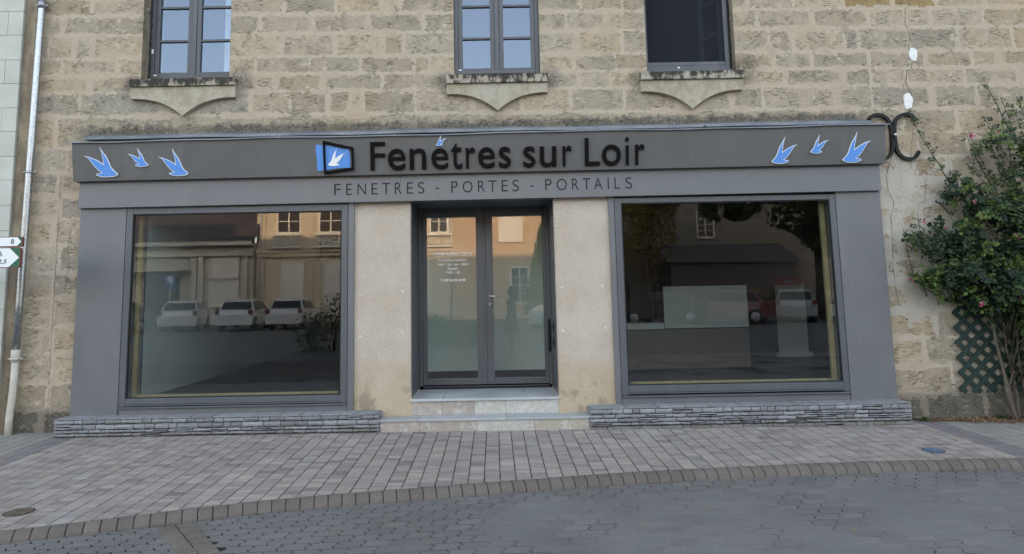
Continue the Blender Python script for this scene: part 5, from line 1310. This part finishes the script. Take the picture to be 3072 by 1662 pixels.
BCc = bldg('ochre_house', 'ochre rendered house lit by low sun opposite the shop door', 'opp_ochre', -2.43, 7.2, Y0+.3, 9.0, [(.45, 1.75, 4.9, 7.4, 's'), (1.1, 2.1, 1.0, 3.1, 'w'), (4.3, 5.4, 4.9, 7.3, 'w')])
q = MB(); q.box(-2.43, 7.2, Y0+.3, Y0+.6, 8.7, 9.1); part(q, 'cornice', 'opp_pale', BCc)
BD = bldg('grey_house', 'grey house with one white window among trees opposite the right window', 'opp_grey', 7.3, 32, -40, 8.5, [(14.05, 15.05, 5.15, 6.75, 'w'), (22, 23.2, 5.1, 6.8, 'w')])
q = MB(); q.add([(11, -36.5, 3.3), (19.5, -36.5, 3.2), (19.5, -40, 4.6), (11, -40, 4.6)], [(0, 1, 2, 3)]); q.box(11.2, 19.3, -39.9, -36.8, 0, 3.2); part(q, 'lean_to', 'slate_roof', BD)
# parking sign on the opposite side
PS = empty('parking_sign', 'blue parking sign on a post across the street', 'road sign', (-17.4, -30, 0))
q = MB(); q.tube([(-17.4, -30, 0), (-17.4, -30, 2.8)], .04, 8); part(q, 'post', 'rim_grey', PS)
q = MB(); q.box(-17.7, -17.1, -29.96, -29.92, 2.3, 2.85); q.box(-17.7, -17.1, -29.96, -29.92, 2.05, 2.27); part(q, 'panel', 'parking_blue', PS)
q = MB(); vs, fs = text_mesh('P', .02, .01); s_ = .58
q.add([(-17.22-v.x*s_, -29.915+v.z, 2.36+v.y*s_) for v in vs], fs); part(q, 'letter', 'white_paint', PS)

# cars
def car(x, y_, ang, paint, label, sc_=1.0):
    E_ = empty('parked_car', label, 'car', (x, y_, 0), 'cars parked across the street'); M_ = Matrix.Translation((x, y_, 0)) @ Matrix.Rotation(ang, 4, 'Z')
    def fin(q, nm, mm_): q.v = [tuple(M_ @ Vector(v)) for v in q.v]; return part(q, nm, mm_, E_)
    L2, W2 = 2.05, .88; q = MB()
    prof = [(-L2, .35, .86), (-L2, .75, .9), (-L2+.08, .98, .88), (-1.55, 1.02, .84), (-1.25, 1.42, .66), (-.3, 1.50, .64), (.55, 1.42, .64), (1.15, 1.0, .80), (1.9, .82, .84), (2.08, .6, .82), (2.08, .35, .8)]
    vs = []; fs = []
    for (u, z, w_) in prof: vs += [(-w_, u, z), (w_, u, z)]
    n = len(prof)
    # belt ring for the sides
    bl = [(-L2, .35), (2.08, .35)]
    for (u, z, w_) in prof: zb_ = .28; vs += [(-W2*.98, u, .28), (W2*.98, u, .28)]
    for i in range(n-1):
        fs.append((2*i, 2*i+1, 2*i+3, 2*i+2)); o_ = 2*n
        for sd_ in (0, 1):
            a, b = 2*i+sd_, 2*(i+1)+sd_; c, d = o_+2*i+sd_, o_+2*(i+1)+sd_; fs.append((a, b, d, c) if sd_ == 0 else (a, c, d, b))
        fs.append((o_+2*i, o_+2*(i+1), o_+2*(i+1)+1, o_+2*i+1))
    fs += [(0, 2*n, 2*n+1, 1), (2*n-2, 2*n-1, 4*n-1, 4*n-2)]
    q.add(vs, fs); bo_ = fin(q, 'body', paint); bv = bo_.modifiers.new('bevel', 'BEVEL'); bv.width = .07; bv.segments = 3; bv.limit_method = 'ANGLE'; bv.angle_limit = R(25)
    q = MB()
    q.add([(-.62, -1.33, 1.36), (.62, -1.33, 1.36), (.72, -1.6, 1.04), (-.72, -1.6, 1.04)], [(0, 1, 2, 3)]); q.add([(-.60, .62, 1.40), (.60, .62, 1.40), (.74, 1.14, 1.05), (-.74, 1.14, 1.05)], [(3, 2, 1, 0)])
    for sg in (-1, 1): q.add([(sg*.835, -1.38, 1.02), (sg*.69, -1.12, 1.38), (sg*.67, .45, 1.38), (sg*.82, 1.02, 1.03)], [(0, 1, 2, 3)])
    q.v = [(v[0]*1.015, v[1]*1.01, v[2]+.012) for v in q.v]; fin(q, 'window', 'car_glass')
    for (wx, wy) in ((-1, -1.25), (1, -1.25), (-1, 1.3), (1, 1.3)):
        q = MB(); q.tube([(wx*.66, wy, .32), (wx*.88, wy, .32)], .32, 18); wo_ = fin(q, 'wheel', 'tyre')
        q = MB(); q.tube([(wx*.86, wy, .32), (wx*.892, wy, .32)], .2, 12); q.v = [tuple(M_ @ Vector(v)) for v in q.v]; r_ = q.build('rim', 'rim_grey'); r_.parent = wo_
    for sg in (-1, 1):
        q = MB(); q.box(sg*.78-.1, sg*.78+.1, -2.075, -1.95, .78, 1.0, bev=.02); fin(q, 'tail_light', 'lamp_red'); q = MB(); q.box(sg*.66-.16, sg*.66+.16, 1.98, 2.1, .60, .74, bev=.02); fin(q, 'headlight', 'plate_grey')
    q = MB(); q.box(-.26, .26, -2.07, -2.055, .62, .74); fin(q, 'number_plate', 'plate_grey')
    return E_
# rear faces +y (towards the shop) when ang = pi
car(-15.7, -28.2, math.pi-.22, 'car_white', 'white hatchback parked second from the left across the street')
car(-12.6, -28.0, math.pi-.08, 'car_white', 'white hatchback parked in the middle opposite the left window')
car(-10.2, -28.2, math.pi-.04, 'car_white', 'white hatchback nearest the town building balcony')
car(-17.9, -24.6, .5, 'car_grey', 'dark grey car parked at an angle at the far left across the street')
car(3.1, -21.2, .5, 'car_silver', 'silver car turned towards the shop beside the conical tree')
car(7.6, -25.2, math.pi/2, 'car_dark', 'dark estate car parked sideways opposite the right window')
car(10.8, -24.8, math.pi/2+.5, 'car_red', 'dark red car parked beside the yellow hedge')
car(14.3, -26.0, math.pi+.37, 'car_silver', 'silver hatchback behind the yellow hedge')
car(16.6, -25.2, math.pi+.45, 'car_white', 'white hatchback at the right end of the car park')

# trees and shrubs across the street
def cloud(mb, c, r, n, ls, rnd, gap=-.12, tt=(0, 1), f=1.1):
    for k in range(n):
        d = Vector((rnd.gauss(0, 1), rnd.gauss(0, 1), rnd.gauss(0, 1))).normalized()*(rnd.random()**.45)
        p = Vector((c[0]+d.x*r[0], c[1]+d.y*r[1], c[2]+d.z*r[2]))
        if noise.noise(p*f) < gap: continue
        t = tt[0]+(tt[1]-tt[0])*rnd.random(); a = Vector((rnd.gauss(0, 1), rnd.gauss(0, 1), rnd.gauss(0, 1))).normalized(); b_ = a.orthogonal().normalized(); s_ = ls*rnd.uniform(.6, 1.3)
        mb.add([p-a*s_-b_*s_*.3, p+b_*s_*.5, p+a*s_, p-b_*s_*.5], [(0, 1, 2, 3)], 0, (t, t, t))
def tree(x, y_, h, crowns, label, leafm='tree_leaf', n=1500, ls=.16, name='broadleaf_tree', rt_=.28):
    E_ = empty(name, label, 'tree', (x, y_, 0)); rnd = random.Random(int(abs(x*10))+int(h))
    q = MB(); q.tube([(x, y_, -.05), (x+.05, y_, h*.25), (x-.05, y_, h*.5), (x+.1, y_, h*.8)], [rt_, rt_*.8, rt_*.6, rt_*.2], 10)
    for k in range(7): a = rnd.uniform(0, 6.28); z0_ = h*rnd.uniform(.35, .65); q.tube([(x, y_, z0_), (x+math.cos(a)*1.0, y_+math.sin(a)*1.0, z0_+.9), (x+math.cos(a)*2.0, y_+math.sin(a)*2.0, z0_+1.4)], [rt_*.4, rt_*.25, .03], 6)
    part(q, 'trunk', 'bark_dark', E_)
    q = MB()
    for (cx_, cy_, cz_, a, b, c) in crowns: cloud(q, (x+cx_, y_+cy_, cz_), (a, b, c), n, ls, rnd)
    part(q, 'crown', leafm, E_); return E_
tree(16.3, -27.5, 9, [(0, 0, 6.6, 3.4, 3, 2.6), (-3.4, 0, 7.4, 3.6, 2.6, 1.9), (2.5, 0, 5.0, 2.4, 2.4, 2.2), (-6.8, 0, 7.8, 3.2, 2.4, 2.0), (-4.6, .8, 5.7, 1.5, 1.3, .9), (.6, .8, 4.6, 2.0, 1.4, 1.6)], 'large dark tree whose crown spreads over the car park', n=4200)
tree(7.8, -28.5, 6.5, [(0, 0, 4.6, 1.7, 1.5, 2.0), (.4, 0, 6.2, 1.6, 1.4, 1.4)], 'smaller tree catching golden light opposite the right window', 'gold_leaf', n=2600, ls=.12)
E_ = empty('conical_tree', 'green conical evergreen beside the ochre house', 'tree', (2.75, -27, 0)); rnd = random.Random(5)
q = MB(); q.tube([(2.75, -27, 0), (2.75, -27, 4.9)], [.12, .02], 8); part(q, 'trunk', 'bark_dark', E_)
q = MB()
for k in range(4200):
    t = rnd.random()**.7; z = 5.1-t*4.7; rr2 = (.25+1.05*t**.8)*math.sqrt(rnd.uniform(.35, 1)); a = rnd.uniform(0, 6.283); p = Vector((2.75+rr2*math.cos(a), -27+rr2*math.sin(a), z))
    tt_ = rnd.random(); d = Vector((rnd.gauss(0, .5), rnd.gauss(0, .5), 1)).normalized(); b_ = d.orthogonal().normalized(); q.add([p, p+b_*.05+d*.07, p+d*.16, p-b_*.05+d*.07], [(0, 1, 2, 3)], 0, (tt_,)*3)
part(q, 'crown', 'conifer_leaf', E_)
def shrub(name, label, m_, cells_, n, ls, cat='shrub'):
    E_ = empty(name, label, cat, (cells_[0][0], cells_[0][1], 0)); rnd = random.Random(int(abs(cells_[0][0]*7))); q = MB()
    for c in cells_: cloud(q, c[:3], c[3:], n, ls, rnd, -.2, f=2.2)
    part(q, 'foliage', m_, E_); q = MB()
    for c in cells_:
        for k in range(5): q.tube([(c[0], c[1], 0), (c[0]+rnd.uniform(-.5, .5)*c[3], c[1]+rnd.uniform(-.5, .5)*c[4], c[2]+c[5]*.5)], [.02, .006], 5)
    part(q, 'stem', 'bark_dark', E_)
shrub('clipped_hedge', 'yellow-green clipped hedge between the parked cars', 'hedge_leaf', [(12.7, -26.3, .85, .7, .5, .75), (13.6, -26.3, .85, .7, .5, .75), (14.3, -26.6, .8, .5, .5, .7)], 1500, .07, 'hedge')
shrub('green_shrub', 'low green shrub behind the photographer', 'bush_leaf', [(-1.3, -11.6, .40, .8, .8, .55), (-.5, -12.0, .35, .6, .7, .45), (-2.0, -12.3, .45, .7, .6, .6)], 1300, .05)
shrub('leafy_shrub', 'taller feathery shrub behind the photographer to the left', 'bush_leaf', [(-4.5, -12.2, .8, .5, .5, .85), (-5.3, -12.8, .5, .6, .6, .6), (-3.9, -12.6, .6, .5, .5, .7)], 900, .05)

# the passer-by mirrored in the door glass, standing just behind the camera
W = empty('person', 'woman in a dark knee-length dress standing in the road facing left', 'person', (.42, -8.5, 0))
def skinned(name, pts, edges, rad, m_, par, lvl=1):
    me = bpy.data.meshes.new(name); me.from_pydata(pts, edges, []); o = bpy.data.objects.new(name, me); COL.objects.link(o); me.materials.append(MC[m_])
    md = o.modifiers.new('skin', 'SKIN'); sv = me.skin_vertices[0].data
    for i, r_ in enumerate(rad): sv[i].radius = (r_, r_) if not isinstance(r_, tuple) else r_
    sv[0].use_root = True; ss_ = o.modifiers.new('sub', 'SUBSURF'); ss_.levels = lvl; ss_.render_levels = lvl; md.use_smooth_shade = True
    o.parent = par; return o
pts = [(0, 0, .88), (0, 0, 1.02), (0, 0, 1.18), (0, 0, 1.31), (0, 0, 1.40), (-.01, 0, 1.47), (-.015, 0, 1.56), (-.02, 0, 1.62),
 (0, .085, .84), (.015, .09, .46), (.0, .09, .07), (-.14, .10, .03), (0, -.085, .84), (-.04, -.09, .46), (.02, -.09, .07), (-.12, -.10, .03),
 (0, .15, 1.31), (.02, .19, 1.06), (-.06, .19, .86), (-.08, .185, .80), (0, -.15, 1.31), (.02, -.19, 1.06), (-.08, -.18, .88), (-.10, -.175, .82)]
ed = [(0, 1), (1, 2), (2, 3), (3, 4), (4, 5), (5, 6), (6, 7), (0, 8), (8, 9), (9, 10), (10, 11), (0, 12), (12, 13), (13, 14), (14, 15), (3, 16), (16, 17), (17, 18), (18, 19), (3, 20), (20, 21), (21, 22), (22, 23)]
rd = [.125, .10, .115, .09, .045, .052, .088, .06, .085, .055, .038, .03, .085, .055, .038, .03, .05, .036, .026, .03, .05, .036, .026, .03]
bd = skinned('body', pts, ed, rd, 'skin', W)
q = MB(); rg = [(1.40, .06), (1.33, .155), (1.2, .15), (1.05, .135), (.9, .17), (.7, .20), (.52, .22)]; vs = []; fs = []
for (z, r_) in rg:
    for k in range(20): a = 2*math.pi*k/20; f_ = 1+.04*math.sin(5*a) if z < .9 else 1; vs.append((r_*.78*f_*math.cos(a), r_*1.05*f_*math.sin(a), z))
for j in range(len(rg)-1):
    for k in range(20): fs.append((j*20+k, j*20+(k+1) % 20, (j+1)*20+(k+1) % 20, (j+1)*20+k))
q.add(vs, fs, 0, (1, 1, 1), True)
for sy in (-1, 1): q.tube([(0, sy*.12, 1.33), (.01, sy*.17, 1.2), (.02, sy*.19, 1.06)], [.062, .056, .05], 12)
o_ = q.build('dress', 'dress_dark'); o_.parent = W
q = MB(); bm = bmesh.new(); bmesh.ops.create_uvsphere(bm, u_segments=16, v_segments=12, radius=1)
for v in bm.verts:
    v.co = Vector((v.co.x*.105+.02, v.co.y*.10, v.co.z*.12+1.60))
    if v.co.z < 1.56: v.co.z -= .10; v.co.x += .02
q.bm(bm, 0, (1, 1, 1), True); o_ = q.build('hair', 'hair_brown'); o_.parent = W
q = MB(); bm = bmesh.new(); bmesh.ops.create_uvsphere(bm, u_segments=16, v_segments=12, radius=1)
for v in bm.verts:
    v.co = Vector((v.co.x*.085-.035, v.co.y*.07, v.co.z*.10+1.575))
    if abs(v.co.y) < .02 and v.co.x < -.1 and abs(v.co.z-1.565) < .03: v.co.x -= .02
q.bm(bm, 0, (1, 1, 1), True); o_ = q.build('face', 'skin'); o_.parent = W
